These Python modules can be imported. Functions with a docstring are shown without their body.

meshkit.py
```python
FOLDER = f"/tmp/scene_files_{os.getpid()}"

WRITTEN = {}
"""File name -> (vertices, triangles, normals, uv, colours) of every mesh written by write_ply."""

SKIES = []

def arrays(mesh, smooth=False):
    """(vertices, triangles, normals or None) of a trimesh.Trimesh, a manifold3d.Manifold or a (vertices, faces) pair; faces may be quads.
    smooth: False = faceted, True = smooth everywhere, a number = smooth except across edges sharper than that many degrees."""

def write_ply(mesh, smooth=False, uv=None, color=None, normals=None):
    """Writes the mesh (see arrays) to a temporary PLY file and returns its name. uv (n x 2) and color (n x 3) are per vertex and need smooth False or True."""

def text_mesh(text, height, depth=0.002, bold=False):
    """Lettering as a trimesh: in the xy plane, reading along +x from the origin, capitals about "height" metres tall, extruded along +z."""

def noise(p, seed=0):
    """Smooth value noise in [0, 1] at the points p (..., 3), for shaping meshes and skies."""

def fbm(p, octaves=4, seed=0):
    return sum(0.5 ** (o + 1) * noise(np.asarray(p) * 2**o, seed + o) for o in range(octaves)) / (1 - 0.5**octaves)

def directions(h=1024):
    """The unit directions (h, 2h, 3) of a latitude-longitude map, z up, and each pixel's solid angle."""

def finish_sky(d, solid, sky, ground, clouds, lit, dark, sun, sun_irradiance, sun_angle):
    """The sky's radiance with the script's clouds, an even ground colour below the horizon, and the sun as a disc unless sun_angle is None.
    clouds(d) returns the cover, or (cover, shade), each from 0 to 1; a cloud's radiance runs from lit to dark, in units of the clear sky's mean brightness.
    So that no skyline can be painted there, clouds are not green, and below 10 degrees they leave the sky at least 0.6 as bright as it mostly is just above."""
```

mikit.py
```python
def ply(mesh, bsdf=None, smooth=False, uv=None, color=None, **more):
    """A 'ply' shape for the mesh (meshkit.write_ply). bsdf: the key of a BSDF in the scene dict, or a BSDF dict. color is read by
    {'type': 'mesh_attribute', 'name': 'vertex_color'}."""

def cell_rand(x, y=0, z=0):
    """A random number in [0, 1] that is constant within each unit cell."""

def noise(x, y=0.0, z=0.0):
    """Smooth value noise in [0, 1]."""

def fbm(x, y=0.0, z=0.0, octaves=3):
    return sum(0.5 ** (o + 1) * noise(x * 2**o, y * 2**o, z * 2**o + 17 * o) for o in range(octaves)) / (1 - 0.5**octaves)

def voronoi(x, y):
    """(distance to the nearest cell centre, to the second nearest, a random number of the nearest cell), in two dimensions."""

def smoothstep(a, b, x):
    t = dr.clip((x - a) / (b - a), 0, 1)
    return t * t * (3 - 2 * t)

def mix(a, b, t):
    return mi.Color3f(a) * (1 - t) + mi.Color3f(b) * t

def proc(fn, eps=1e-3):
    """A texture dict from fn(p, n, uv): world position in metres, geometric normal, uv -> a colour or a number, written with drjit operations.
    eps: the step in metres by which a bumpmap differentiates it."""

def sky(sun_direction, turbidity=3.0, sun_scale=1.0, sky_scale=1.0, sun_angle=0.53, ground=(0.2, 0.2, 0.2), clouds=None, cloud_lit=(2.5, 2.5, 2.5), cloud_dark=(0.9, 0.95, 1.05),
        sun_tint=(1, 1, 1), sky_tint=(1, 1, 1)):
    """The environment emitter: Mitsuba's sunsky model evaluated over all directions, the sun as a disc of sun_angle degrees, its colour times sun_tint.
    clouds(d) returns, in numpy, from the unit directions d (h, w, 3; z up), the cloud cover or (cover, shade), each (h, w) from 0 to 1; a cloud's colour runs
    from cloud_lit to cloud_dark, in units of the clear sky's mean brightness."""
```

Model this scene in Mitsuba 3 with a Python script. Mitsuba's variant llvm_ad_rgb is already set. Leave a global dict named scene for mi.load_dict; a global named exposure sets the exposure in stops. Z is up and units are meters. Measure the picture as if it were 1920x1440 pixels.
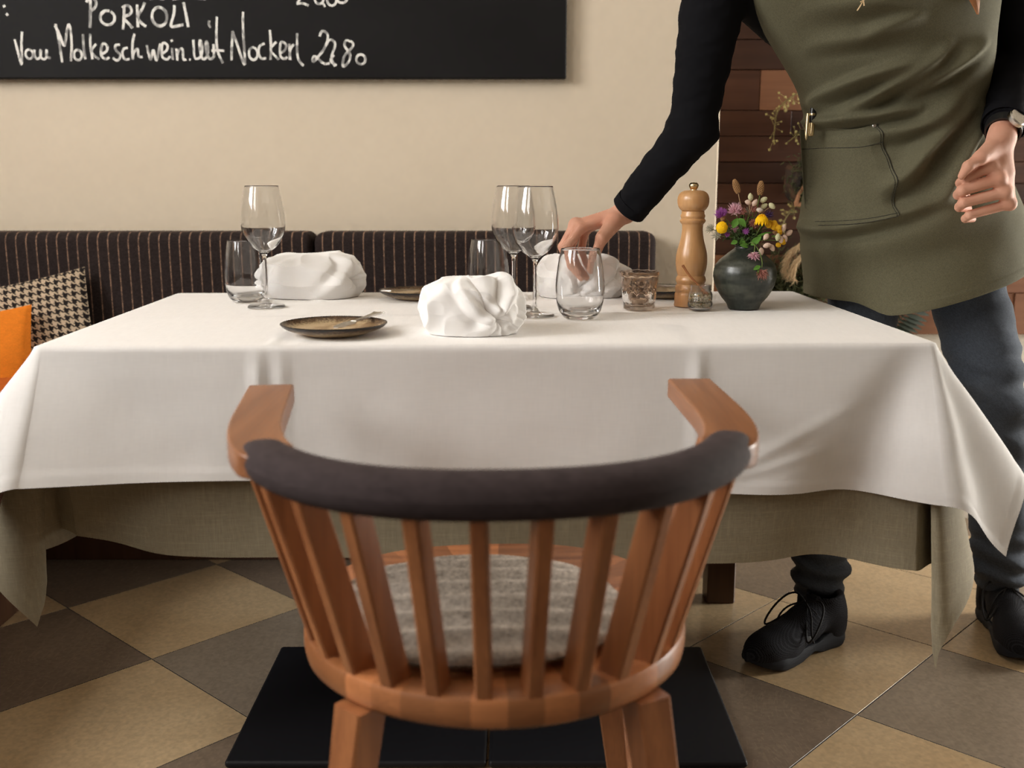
import math, random
import numpy as np, trimesh, drjit as dr, mitsuba as mi, mikit, meshkit
import manifold3d as m3
from scipy.interpolate import CubicSpline, interp1d
from mikit import noise, fbm, smoothstep, mix, cell_rand

T = mi.ScalarTransform4f
PI = math.pi
scene, labels = {}, {}
exposure = -0.42

# ---------------------------------------------------------------- camera, daylight
scene['camera'] = {'type': 'thinlens', 'fov': 51.57, 'fov_axis': 'x', 'aperture_radius': 0.0055, 'focus_distance': 2.06,
                   'near_clip': 0.05, 'far_clip': 60.0,
                   'to_world': T().look_at(origin=[0, 0, 1.0], target=[0, math.cos(math.radians(10.9)), 1.0 - math.sin(math.radians(10.9))], up=[0, 0, 1])}
DAY_LEFT = [23.4, 23.0, 22.4]
DAY_FRONT = [12.8, 12.5, 12.1]
DAY_RIGHT = [50.0, 49.0, 46.0]

# ---------------------------------------------------------------- helpers
def num(key):
    if key not in scene and key not in labels:
        return key
    i = 1
    while f'{key}_{i:03d}' in scene or f'{key}_{i:03d}' in labels:
        i += 1
    return f'{key}_{i:03d}'

def obj(key, mesh, bsdf, parent=None, smooth=35, **kw):
    if parent:
        key = parent + '__' + key
    key = num(key)
    scene[key] = mikit.ply(mesh, bsdf, smooth=smooth, **kw)
    return key

def tag(key, label=None, cat=None, group=None, kind=None):
    d = labels.setdefault(key, {})
    for k, v in (('label', label), ('category', cat), ('group', group), ('kind', kind)):
        if v:
            d[k] = v
    return key

def thing(key, label, cat, group=None, kind=None):
    key = num(key)
    return tag(key, label, cat, group, kind)

def cat(meshes):
    return trimesh.util.concatenate(meshes)

def tm(m):
    if hasattr(m, 'to_mesh'):
        q = m.to_mesh()
        return trimesh.Trimesh(q.vert_properties[:, :3].astype(float), q.tri_verts, process=False)
    return m

def cbox(x0, x1, y0, y1, z0, z1, c=0.002):
    """A box with chamfered edges."""
    p = []
    lo, hi = np.array([x0, y0, z0]), np.array([x1, y1, z1])
    for sx in (0, 1):
        for sy in (0, 1):
            for sz in (0, 1):
                corner = np.where([sx, sy, sz], hi, lo)
                s = np.where([sx, sy, sz], -1, 1) * c
                for k in range(3):
                    q = corner + s
                    q[k] = corner[k]
                    p.append(q)
    return trimesh.convex.convex_hull(np.array(p))

def rbox(x0, x1, y0, y1, z0, z1, r, seg=16):
    s = m3.Manifold.sphere(r, seg)
    parts = [s.translate([a, b, c]) for a in (x0 + r, x1 - r) for b in (y0 + r, y1 - r) for c in (z0 + r, z1 - r)]
    return tm(m3.Manifold.batch_hull(parts))

def move(m, loc=(0, 0, 0), rotz=0.0, R=None):
    m = m.copy()
    if R is not None:
        M = np.eye(4); M[:3, :3] = R
        m.apply_transform(M)
    if rotz:
        m.apply_transform(trimesh.transformations.rotation_matrix(rotz, [0, 0, 1]))
    m.apply_translation(loc)
    return m

def rotm(deg, axis):
    return trimesh.transformations.rotation_matrix(math.radians(deg), axis)[:3, :3]

def grid_faces(n, m, wrap_n=False, wrap_m=False):
    i, j = np.meshgrid(np.arange(n if wrap_n else n - 1), np.arange(m if wrap_m else m - 1), indexing='ij')
    a = i * m + j; b = ((i + 1) % n) * m + j; c = ((i + 1) % n) * m + (j + 1) % m; d = i * m + (j + 1) % m
    return np.concatenate([np.stack([a, b, c], -1).reshape(-1, 3), np.stack([a, c, d], -1).reshape(-1, 3)])

def lathe(prof, n=48):
    """Revolve (r, z) points; a closed solid when it begins and ends on the axis."""
    prof = np.array(prof, float)
    a = np.arange(n) / n * 2 * PI
    v = np.stack([prof[:, None, 0] * np.cos(a), prof[:, None, 0] * np.sin(a), np.repeat(prof[:, 1:2], n, 1)], -1).reshape(-1, 3)
    f = grid_faces(len(prof), n, wrap_m=True)[:, ::-1]
    m = trimesh.Trimesh(v, f, process=False)
    m.merge_vertices(digits_vertex=7)
    m.update_faces(m.nondegenerate_faces())
    if m.volume < 0:
        m.invert()
    return m

def curve(pts, n=40, closed=False):
    p = np.array(pts, float)
    if closed:
        p = np.vstack([p, p[:1]])
    d = np.concatenate([[0], np.cumsum(np.maximum(np.linalg.norm(np.diff(p, axis=0), axis=1), 1e-6))])
    return CubicSpline(d, p, bc_type='periodic' if closed else 'natural')(np.linspace(0, d[-1], n))

def smooth_prof(pts, n=60):
    return curve(pts, n)

def tube(path, r, n=10, cap=True, flat=1.0):
    """A swept tube of radius r (number or per-point)."""
    p = np.array(path, float)
    r = np.broadcast_to(np.asarray(r, float), (len(p),))
    t = np.gradient(p, axis=0); t /= np.linalg.norm(t, axis=1, keepdims=True) + 1e-12
    u = np.cross(t[0], [0, 0, 1]) if abs(t[0][2]) < 0.9 else np.cross(t[0], [1, 0, 0])
    us = []
    for k in range(len(p)):
        u = u - t[k] * (u @ t[k]); u = u / (np.linalg.norm(u) + 1e-12)
        us.append(u)
    us = np.array(us); w = np.cross(t, us)
    a = np.arange(n) / n * 2 * PI
    v = p[:, None] + r[:, None, None] * (np.cos(a)[None, :, None] * us[:, None] + flat * np.sin(a)[None, :, None] * w[:, None])
    f = grid_faces(len(p), n, wrap_m=True)
    v = v.reshape(-1, 3)
    if cap:
        k = len(v)
        v = np.vstack([v, p[:1], p[-1:]])
        i = np.arange(n)
        f = np.vstack([f, np.stack([np.full(n, k), i, (i + 1) % n], 1)[:, ::-1] * 1, np.stack([np.full(n, k + 1), (i + 1) % n + (len(p) - 1) * n, i + (len(p) - 1) * n], 1)[:, ::-1]])
    m = trimesh.Trimesh(v, f, process=False)
    if m.volume < 0:
        m.invert()
    return m

def blob(c, r, sub=2):
    m = trimesh.creation.icosphere(subdivisions=sub)
    m.apply_scale(r); m.apply_translation(c)
    return m

def mesh_sdf(fn, lo, hi, h):
    """Surface nets of the zero level of fn(points) inside a box: one closed smooth mesh."""
    lo, hi = np.array(lo, float), np.array(hi, float)
    n = np.ceil((hi - lo) / h).astype(int) + 1
    ax = [lo[k] + h * np.arange(n[k]) for k in range(3)]
    P = np.stack(np.meshgrid(*ax, indexing='ij'), -1)
    D = np.concatenate([fn(P[i:i + 16].reshape(-1, 3)).reshape(P[i:i + 16].shape[:3]) for i in range(0, n[0], 16)])
    inside = D < 0
    c = n - 1
    tot = np.zeros((*c, 3)); cnt = np.zeros(c)
    corner = lambda i, j, k: (slice(i, i + c[0]), slice(j, j + c[1]), slice(k, k + c[2]))
    for a in range(3):
        o = [x for x in range(3) if x != a]
        for b1 in (0, 1):
            for b2 in (0, 1):
                s = [0, 0, 0]; s[o[0]] = b1; s[o[1]] = b2
                e = list(s); e[a] = 1
                d0, d1 = D[corner(*s)], D[corner(*e)]
                x = (d0 < 0) != (d1 < 0)
                t = np.where(x, d0 / np.where(x, d0 - d1, 1), 0)
                q = np.zeros((*c, 3)); q[...] = s; q[..., a] += t
                tot += np.where(x[..., None], q, 0); cnt += x
    has = cnt > 0
    idx = -np.ones(c, int); idx[has] = np.arange(has.sum())
    V = lo + h * (np.argwhere(has) + tot[has] / cnt[has][:, None])
    F = []
    for a in range(3):
        o = [x for x in range(3) if x != a]
        s0 = [slice(None)] * 3; s1 = [slice(None)] * 3
        s0[a] = slice(0, -1); s1[a] = slice(1, None)
        for k in o:
            s0[k] = slice(1, -1); s1[k] = slice(1, -1)
        i0, i1 = inside[tuple(s0)], inside[tuple(s1)]
        for sgn, m in ((1, i0 & ~i1), (-1, ~i0 & i1)):
            e = np.argwhere(m)
            if not len(e):
                continue
            e[:, o[0]] += 1; e[:, o[1]] += 1
            def at(d0, d1):
                q = e.copy(); q[:, o[0]] -= d0; q[:, o[1]] -= d1
                return idx[q[:, 0], q[:, 1], q[:, 2]]
            A, B, C_, E_ = at(0, 0), at(1, 0), at(1, 1), at(0, 1)
            quad = np.stack([A, B, C_, E_], 1)
            if (sgn == 1) == (a == 1):
                quad = quad[:, ::-1]
            F += [quad[:, [0, 1, 2]], quad[:, [0, 2, 3]]]
    m = trimesh.Trimesh(V, np.vstack(F), process=False)
    if m.volume < 0:
        m.invert()
    return m

def smin(ds, k):
    """Smooth union of distance arrays."""
    out = ds[0]
    for d in ds[1:]:
        h = np.clip(0.5 + 0.5 * (d - out) / k, 0, 1)
        out = d * (1 - h) + out * h - k * h * (1 - h)
    return out

def capsule(p, a, b, ra, rb, squash=None):
    """Distance to a tapered capsule; squash = (axis, factor) flattens it along an axis."""
    a, b = np.array(a, float), np.array(b, float)
    ab = b - a
    t = np.clip(((p - a) @ ab) / (ab @ ab), 0, 1)
    q = p - (a + t[:, None] * ab)
    if squash is not None:
        ax, k = np.array(squash[0], float), squash[1]
        ax /= np.linalg.norm(ax)
        q = q + (q @ ax)[:, None] * ax * (k - 1)
    return np.linalg.norm(q, axis=1) - (ra + (rb - ra) * t)

def ellip(p, c, r, R=None):
    q = p - np.array(c, float)
    if R is not None:
        q = q @ R
    r = np.array(r, float)
    k0 = np.linalg.norm(q / r, axis=1); k1 = np.linalg.norm(q / (r * r), axis=1)
    return k0 * (k0 - 1) / np.maximum(k1, 1e-9)

# ---------------------------------------------------------------- materials
def mat(key, d, two=True):
    scene[key] = {'type': 'twosided', 'bsdf': d} if two else d
    return key

def rgb(*c):
    return {'type': 'rgb', 'value': list(c)}

def pr(color, rough=0.6, **k):
    return {'type': 'principled', 'base_color': color if isinstance(color, dict) else rgb(*color), 'roughness': rough, **k}

def bump(d, fn, scale, eps=5e-4):
    return {'type': 'bumpmap', 'arbitrary': mikit.proc(fn, eps), 'scale': scale, 'bsdf': d}

def plaster(p, n, uv):
    return mix([0.75, 0.645, 0.505], [0.69, 0.59, 0.455], fbm(p.x * 3, p.y * 3, p.z * 3)) * (0.965 + 0.05 * fbm(p.x * 60, p.y * 60, p.z * 40, 2))
mat('m_plaster', bump(pr(mikit.proc(plaster), 0.75, specular=0.25), lambda p, n, uv: fbm(p.x * 90, p.y * 90, p.z * 90, 2), 0.0008))
mat('m_white_wall', pr([0.60, 0.55, 0.47], 0.9, specular=0.1))
mat('m_dark_wall', pr([0.16, 0.12, 0.09], 0.8, specular=0.2))
mat('m_ceiling', pr([0.60, 0.55, 0.48], 0.9, specular=0.1))

def grainy(light, dark, speck):
    def fn(p, n, uv):
        a = fbm(p.x * 5 + 3, p.y * 5, 0, 3)
        b = fbm(p.x * 140, p.y * 140, 0, 2)
        s = smoothstep(0.70, 0.80, noise(p.x * 230, p.y * 90 + 40 * noise(p.x * 9, p.y * 9)))
        return mix(mix(dark, light, smoothstep(0.25, 0.75, a)) * (0.86 + 0.28 * b), speck, 0.11 * s)
    return fn
mat('m_tile_beige', pr(mikit.proc(grainy([0.48, 0.350, 0.205], [0.42, 0.295, 0.165], [0.55, 0.43, 0.28])), 0.30, specular=0.5))
mat('m_tile_brown', pr(mikit.proc(grainy([0.185, 0.137, 0.098], [0.147, 0.107, 0.077], [0.36, 0.27, 0.17])), 0.33, specular=0.45))
mat('m_tile_grey', pr(mikit.proc(grainy([0.25, 0.20, 0.15], [0.21, 0.165, 0.12], [0.34, 0.28, 0.2])), 0.33, specular=0.45))
mat('m_grout', pr([0.045, 0.036, 0.028], 0.9))

def wood(light, dark, ax, seed=0.0, freq=1.0, blocks=0.0):
    """Straight grain running along axis ax."""
    def fn(p, n, uv):
        q = [p.x, p.y, p.z]
        l = q[ax]; a, b = [q[k] for k in range(3) if k != ax]
        w = fbm(l * 2.2 * freq + seed, a * 9 * freq, b * 9 * freq, 2)
        ring = noise(a * 75 * freq + 6 * w + seed, b * 75 * freq, l * 2.5 * freq)
        fine = noise(a * 520 * freq, b * 520 * freq, l * 14 * freq)
        t = dr.clip(0.62 * ring + 0.38 * w + 0.25 * (fine - 0.5), 0, 1)
        return mix(dark, light, t)
    return fn
WALNUT_L, WALNUT_D = [0.42, 0.168, 0.064], [0.155, 0.050, 0.019]
mat('m_chair_wood', pr(mikit.proc(wood(WALNUT_L, WALNUT_D, 2, 1.3)), 0.36, specular=0.5))
mat('m_chair_arm', pr(mikit.proc(wood([0.32, 0.135, 0.058], [0.15, 0.056, 0.025], 1, 4.1)), 0.34, specular=0.5))
def seat_wood(p, n, uv):
    a = dr.atan2(p.y - 1.305, p.x + 0.022) * 6.2
    k = cell_rand(a + 40.3)
    base = wood(WALNUT_L, WALNUT_D, 0, 7.7)(p, n, uv)
    return base * (0.74 + 0.95 * k * k)
mat('m_chair_seat', pr(mikit.proc(seat_wood), 0.36, specular=0.5))
mat('m_dark_wood', pr(mikit.proc(wood([0.10, 0.045, 0.022], [0.045, 0.018, 0.010], 2, 9.0)), 0.4))

def white_cloth(p, n, uv):
    weave = noise(p.x * 420, p.y * 60, p.z * 50) + noise(p.x * 60, p.y * 420, p.z * 420)
    slub = noise(p.x * 130, p.y * 3, p.z * 2.5)
    return mi.Color3f(0.73, 0.715, 0.70) * (0.955 + 0.03 * weave + 0.015 * slub)
mat('m_white_cloth', pr(mikit.proc(white_cloth), 0.75, specular=0.3, sheen=0.3))
def olive_cloth(p, n, uv):
    weave = noise(p.x * 900, p.y * 60, p.z * 70) * 0.5 + noise(p.x * 60, p.y * 900, p.z * 900) * 0.5
    slub = smoothstep(0.62, 0.9, noise(p.x * 420, p.y * 300, p.z * 14)) + smoothstep(0.66, 0.9, noise(p.x * 14, p.y * 14, p.z * 420))
    return mix([0.215, 0.185, 0.125], [0.30, 0.262, 0.185], weave) + mi.Color3f(0.026, 0.023, 0.014) * slub
mat('m_olive_cloth', pr(mikit.proc(olive_cloth), 0.85, specular=0.2, sheen=0.3))
mat('m_black_steel', bump(pr([0.008, 0.008, 0.010], 0.5, specular=0.22), lambda p, n, uv: fbm(p.x * 300, p.y * 300, p.z * 300, 2), 0.0002))

def pinstripe(p, n, uv):
    u = p.x / 0.0262 + 0.10 * noise(p.z * 6, 3.0)
    d = dr.abs(u - dr.floor(u) - 0.5)
    stitch = 0.45 + 0.55 * smoothstep(0.35, 0.65, noise(p.z * 210, dr.floor(u) * 7.3))
    line = (1 - smoothstep(0.035, 0.075, d)) * stitch
    felt = fbm(p.x * 260, p.y * 260, p.z * 260, 2)
    return mix(mi.Color3f(0.026, 0.0185, 0.0175) * (0.6 + 0.85 * felt), [0.30, 0.185, 0.125], 0.85 * line)
mat('m_pinstripe', pr(mikit.proc(pinstripe), 0.95, specular=0.1, sheen=0.3))
def felt(c, k=0.9):
    def fn(p, n, uv):
        return mi.Color3f(c) * (1 - k / 2 + k * (.6 * fbm(p.x * 330, p.y * 330, p.z * 330, 2) + .4 * fbm(p.x * 80, p.y * 80, p.z * 80, 2)))
    return fn
mat('m_pad_felt', pr(mikit.proc(felt([0.042, 0.031, 0.032])), 0.95, specular=0.15, sheen=0.4))
mat('m_orange', pr(mikit.proc(felt([0.72, 0.20, 0.02], 0.35)), 0.9, specular=0.1, sheen=0.25))
mat('m_rust', pr(mikit.proc(felt([0.42, 0.095, 0.016], 0.35)), 0.9, specular=0.1, sheen=0.25))
def hounds(p, n, uv):
    u, v = uv.x * 8, uv.y * 8
    i, j = dr.floor(u), dr.floor(v)
    m8 = lambda x: x - 8 * dr.floor(x / 8)
    s = i + j
    over = (s - 4 * dr.floor(s / 4)) < 1.5
    dark = dr.select(over, m8(i) < 3.5, m8(j) < 3.5)
    f = fbm(p.x * 420, p.y * 420, p.z * 420, 2)
    return mi.Color3f(dr.select(dark, mi.Color3f(0.018, 0.014, 0.013), mi.Color3f(0.50, 0.385, 0.275))) * (0.7 + 0.6 * f)
mat('m_houndstooth', pr(mikit.proc(hounds), 0.95, specular=0.1, sheen=0.3))
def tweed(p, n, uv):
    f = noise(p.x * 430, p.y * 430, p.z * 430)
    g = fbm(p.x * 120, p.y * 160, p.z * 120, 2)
    rib_shade = 0.5 + 0.5 * dr.sin(p.y * 2 * PI / 0.045)  # painted shade: stripes darken the tweed colour as rib valleys would
    return mix([0.10, 0.082, 0.068], [0.55, 0.495, 0.44], dr.clip(0.65 * f + 0.5 * g - 0.02, 0, 1)) * (0.80 + 0.34 * rib_shade)
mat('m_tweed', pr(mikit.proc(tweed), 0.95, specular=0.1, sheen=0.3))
mat('m_blackboard', pr(mikit.proc(lambda p, n, uv: mix([0.007, 0.0065, 0.0068], [0.012, 0.0115, 0.012], fbm(p.x * 5, p.z * 8, 0, 3))), 0.6, specular=0.15))
def chalk(p, n, uv):
    return mix([0.26, 0.255, 0.25], [0.80, 0.78, 0.74], smoothstep(0.25, 0.62, fbm(p.x * 120, p.z * 70, 1.0, 2)))
mat('m_chalk', pr(mikit.proc(chalk), 0.9, specular=0.1))
mat('m_window_frame', pr([0.75, 0.74, 0.72], 0.4))

# ---------------------------------------------------------------- room shell
XL, XR, YF, YB, YW, ZC = -2.6, 3.3, -2.8, 2.86, 3.06, 3.2
k = obj('floor', cbox(XL - .1, XR + .1, YF - .1, YW + .2, -0.12, -0.0004), 'm_grout')
tag(k, 'stone tile floor laid diagonally in beige and brown squares', 'floor', kind='structure')
S = 0.40
TILE_ROT = math.radians(46.76)
OA, OB = 3.9937, 2.5165         # joints of the diagonal grid, in tiles from below the camera
OVER = {(-2, 3): 'm_tile_beige'}
rng = random.Random(4)
tile_mesh = cbox(-S / 2 + .0013, S / 2 - .0013, -S / 2 + .0013, S / 2 - .0013, -0.012, 0.0, 0.0003)
for i in range(-12, 9):
    for j in range(-6, 12):
        a, b = (i + .5 + OA) * S, (j + .5 + OB) * S
        x, y = b * math.cos(TILE_ROT) - a * math.sin(TILE_ROT), b * math.sin(TILE_ROT) + a * math.cos(TILE_ROT)
        if not (-1.9 < x < 2.3 and 1.0 < y < YW + .2):
            continue
        beige = ((i + j) % 2 == 1) if i >= -1 else ((i + j) % 2 == 0)
        m = OVER.get((i, j), 'm_tile_beige' if beige else ('m_tile_grey' if (i * 7 + j * 3) % 3 == 0 else 'm_tile_brown'))
        obj('tile', move(tile_mesh, (x, y, rng.uniform(-.0001, .0001)), TILE_ROT), m, 'floor', smooth=False)

k = obj('wall_back', cbox(XL, 0.545, YB, YW + .12, -0.01, ZC, 0.004), 'm_plaster'); tag(k, 'cream plastered wall behind the pinstriped bench', 'wall', kind='structure')
k = obj('wall_front', cbox(XL - .1, XR + .1, YF - .1, YF, -0.01, ZC), 'm_dark_wall'); tag(k, 'pale wall behind the viewer', 'wall', kind='structure')
k = obj('ceiling', cbox(XL - .1, XR + .1, YF - .1, YW + .2, ZC, ZC + .1), 'm_ceiling'); tag(k, 'plain pale ceiling', 'ceiling', kind='structure')

def wall_with_holes(x0, x1, y0, y1, holes):
    s = m3.Manifold.cube([x1 - x0, y1 - y0, ZC + .01]).translate([x0, y0, -.01])
    for (a, b, c, d) in holes:
        s = s - m3.Manifold.cube([x1 - x0 + .4, b - a, d - c]).translate([x0 - .2, a, c])
    return tm(s)

WIN_L = [(0.10, 1.55, 1.50, 2.95), (-2.3, -0.5, 1.85, 3.10)]
WIN_R = [(2.25, 3.02, 0.06, 1.60)]
k = obj('wall_left', wall_with_holes(XL - .2, XL, YF, YW + .2, WIN_L), 'm_white_wall', smooth=False); tag(k, 'pale left wall with tall windows', 'wall', kind='structure')
k = obj('wall_right', wall_with_holes(XR, XR + .2, YF, YW + .2, WIN_R), 'm_white_wall', smooth=False); tag(k, 'pale right wall with a wide window', 'wall', kind='structure')

def window(n, x, hole, rad, facing):
    a, b, c, d = hole
    key = f'window_{n}'
    labels[key] = {'label': 'bright window with white frame, daylight outside', 'category': 'window', 'kind': 'structure'}
    t = .05
    fr = [cbox(x - .03, x + .03, a, a + t, c, d), cbox(x - .03, x + .03, b - t, b, c, d), cbox(x - .03, x + .03, a + t, b - t, c, c + t), cbox(x - .03, x + .03, a + t, b - t, d - t, d),
          cbox(x - .025, x + .025, (a + b) / 2 - .02, (a + b) / 2 + .02, c + t, d - t)]
    scene[key + '__frame'] = mikit.ply(cat(fr), 'm_window_frame', smooth=False)
    pane = trimesh.Trimesh([[x - facing * .01, a + t, c + t], [x - facing * .01, b - t, c + t], [x - facing * .01, b - t, d - t], [x - facing * .01, a + t, d - t]], [[0, 1, 2], [0, 2, 3]], process=False)
    if pane.face_normals[0][0] * facing < 0:
        pane.invert()
    scene[key + '__pane'] = {**mikit.ply(pane, {'type': 'diffuse', 'reflectance': rgb(.3, .3, .3)}), 'emitter': {'type': 'area', 'radiance': rgb(*rad)}}
window(1, XL - .1, WIN_L[0], DAY_LEFT, 1)
window(2, XL - .1, WIN_L[1], DAY_FRONT, 1)
window(3, XR + .1, WIN_R[0], DAY_RIGHT, -1)

# wood-clad wall right of the cream wall, each plank a piece of it
def plank_wood(light, dark, seed):
    return wood(light, dark, 0, seed, 0.8)
for n, (l, d) in enumerate((([.095, .038, .020], [.040, .015, .009]), ([.062, .025, .014], [.027, .011, .007]), ([.27, .125, .066], [.16, .066, .034]))):
    mat(f'm_plank_{n}', pr(mikit.proc(plank_wood(l, d, 3.1 * n)), 0.5, specular=0.4))
k = obj('wall_right_of_bench', cbox(0.545, 2.35, YW, YW + .1, 0.56, ZC, .002), 'm_dark_wood'); tag(k, 'wall clad in dark and reddish wooden planks behind the waiter', 'wall', kind='structure')
zs = [.56, .68, .79, .86, .935, .99, 1.05, 1.12, 1.19, 1.30, 1.38, 1.49, 1.60, 1.72, 1.84, 1.96, 2.08]
rng = random.Random(11)
for r, (z0, z1) in enumerate(zip(zs, zs[1:])):
    x = 0.545
    cuts = {9 - 1: [0.69 + .545 - .545, ]}.get(r)
    first = True
    while x < 2.35:
        w = rng.uniform(.18, .62)
        if r == 8 and first:
            w = .145
        x1 = min(2.35, x + w)
        tone = rng.choice([0, 0, 1, 1, 0, 2])
        if r == 8:
            tone = 0 if first else (2 if x < .72 else tone)
        if r < 2:
            tone = 2
        dy = rng.uniform(0.010, 0.020)
        obj('plank', cbox(x + .0006, x1 - .0006, YW - dy, YW, z0 + .0008, z1 - .0008, .0012), f'm_plank_{tone}', 'wall_right_of_bench', smooth=False)
        x, first = x1, False
k = obj('wall_dado', cbox(0.545, XR, YW, YW + .1, -0.01, 0.56, .002), 'm_white_wall'); tag(k, 'pale plastered lower wall under the wooden planks', 'wall', kind='structure')
k = obj('wall_far_right', cbox(2.35, XR, YW, YW + .1, 0.56, ZC, .002), 'm_white_wall'); tag(k, 'pale wall to the far right of the planks', 'wall', kind='structure')

# ---------------------------------------------------------------- blackboard
bb = thing('blackboard', 'black menu board with white handwriting on the cream wall', 'blackboard')
YP = YB - .035
obj('panel', cbox(-1.75, 0.1395, YP, YB - .002, 1.256, 2.05, .003), 'm_blackboard', bb)
K = 0.001359
def wxy(p):          # lettering units (two per unit of writing width) to metres on the board
    return np.array([(p[0] / 2 - 960) * K, YP - .0012, 1.2565 + (146 - p[1] / 2) * K * 0.985])
def el(cx, cy, rx, ry, a0=-80, a1=300, n=14):
    a = np.radians(np.linspace(a0, a1, n))
    return [(cx + rx * math.cos(t), cy + ry * math.sin(t)) for t in a]
LINE_TOP = [[(1118, 16), (1130, 2), (1150, -8)], [(1115, 20), (1138, 18), (1160, 26)], el(1200, -2, 17, 22), [(1214, 18), (1221, 31)], el(1247, 6, 17, 20), el(1285, -6, 22, 22), [(1240, -20), (1262, -45), (1245, -60)]]
LINE_MID = [[(347, -10), (343, 45), (337, 107)], [(330, 14), (350, -6), (366, 12), (358, 36), (338, 48)], el(405, 70, 27, 26, -60, 290), [(395, 46), (380, 60)], [(470, 28), (467, 70), (460, 113)], [(462, 34), (485, 26), (497, 42), (484, 60), (466, 68), (480, 88), (497, 108)],
            [(519, 22), (517, 105)], [(548, 14), (533, 44), (519, 68), (532, 90), (548, 102)], el(600, 66, 28, 34, -70, 290), [(566, 0), (592, -1), (622, 2)], [(658, 24), (652, 64), (644, 102), (664, 100), (688, 95)], [(693, 14), (700, 60), (706, 104)], [(652, 2), (712, -3), (776, 2)]]
COLON = [[(20, 24), (24, 32)], [(27, 54), (33, 62)]]
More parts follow.
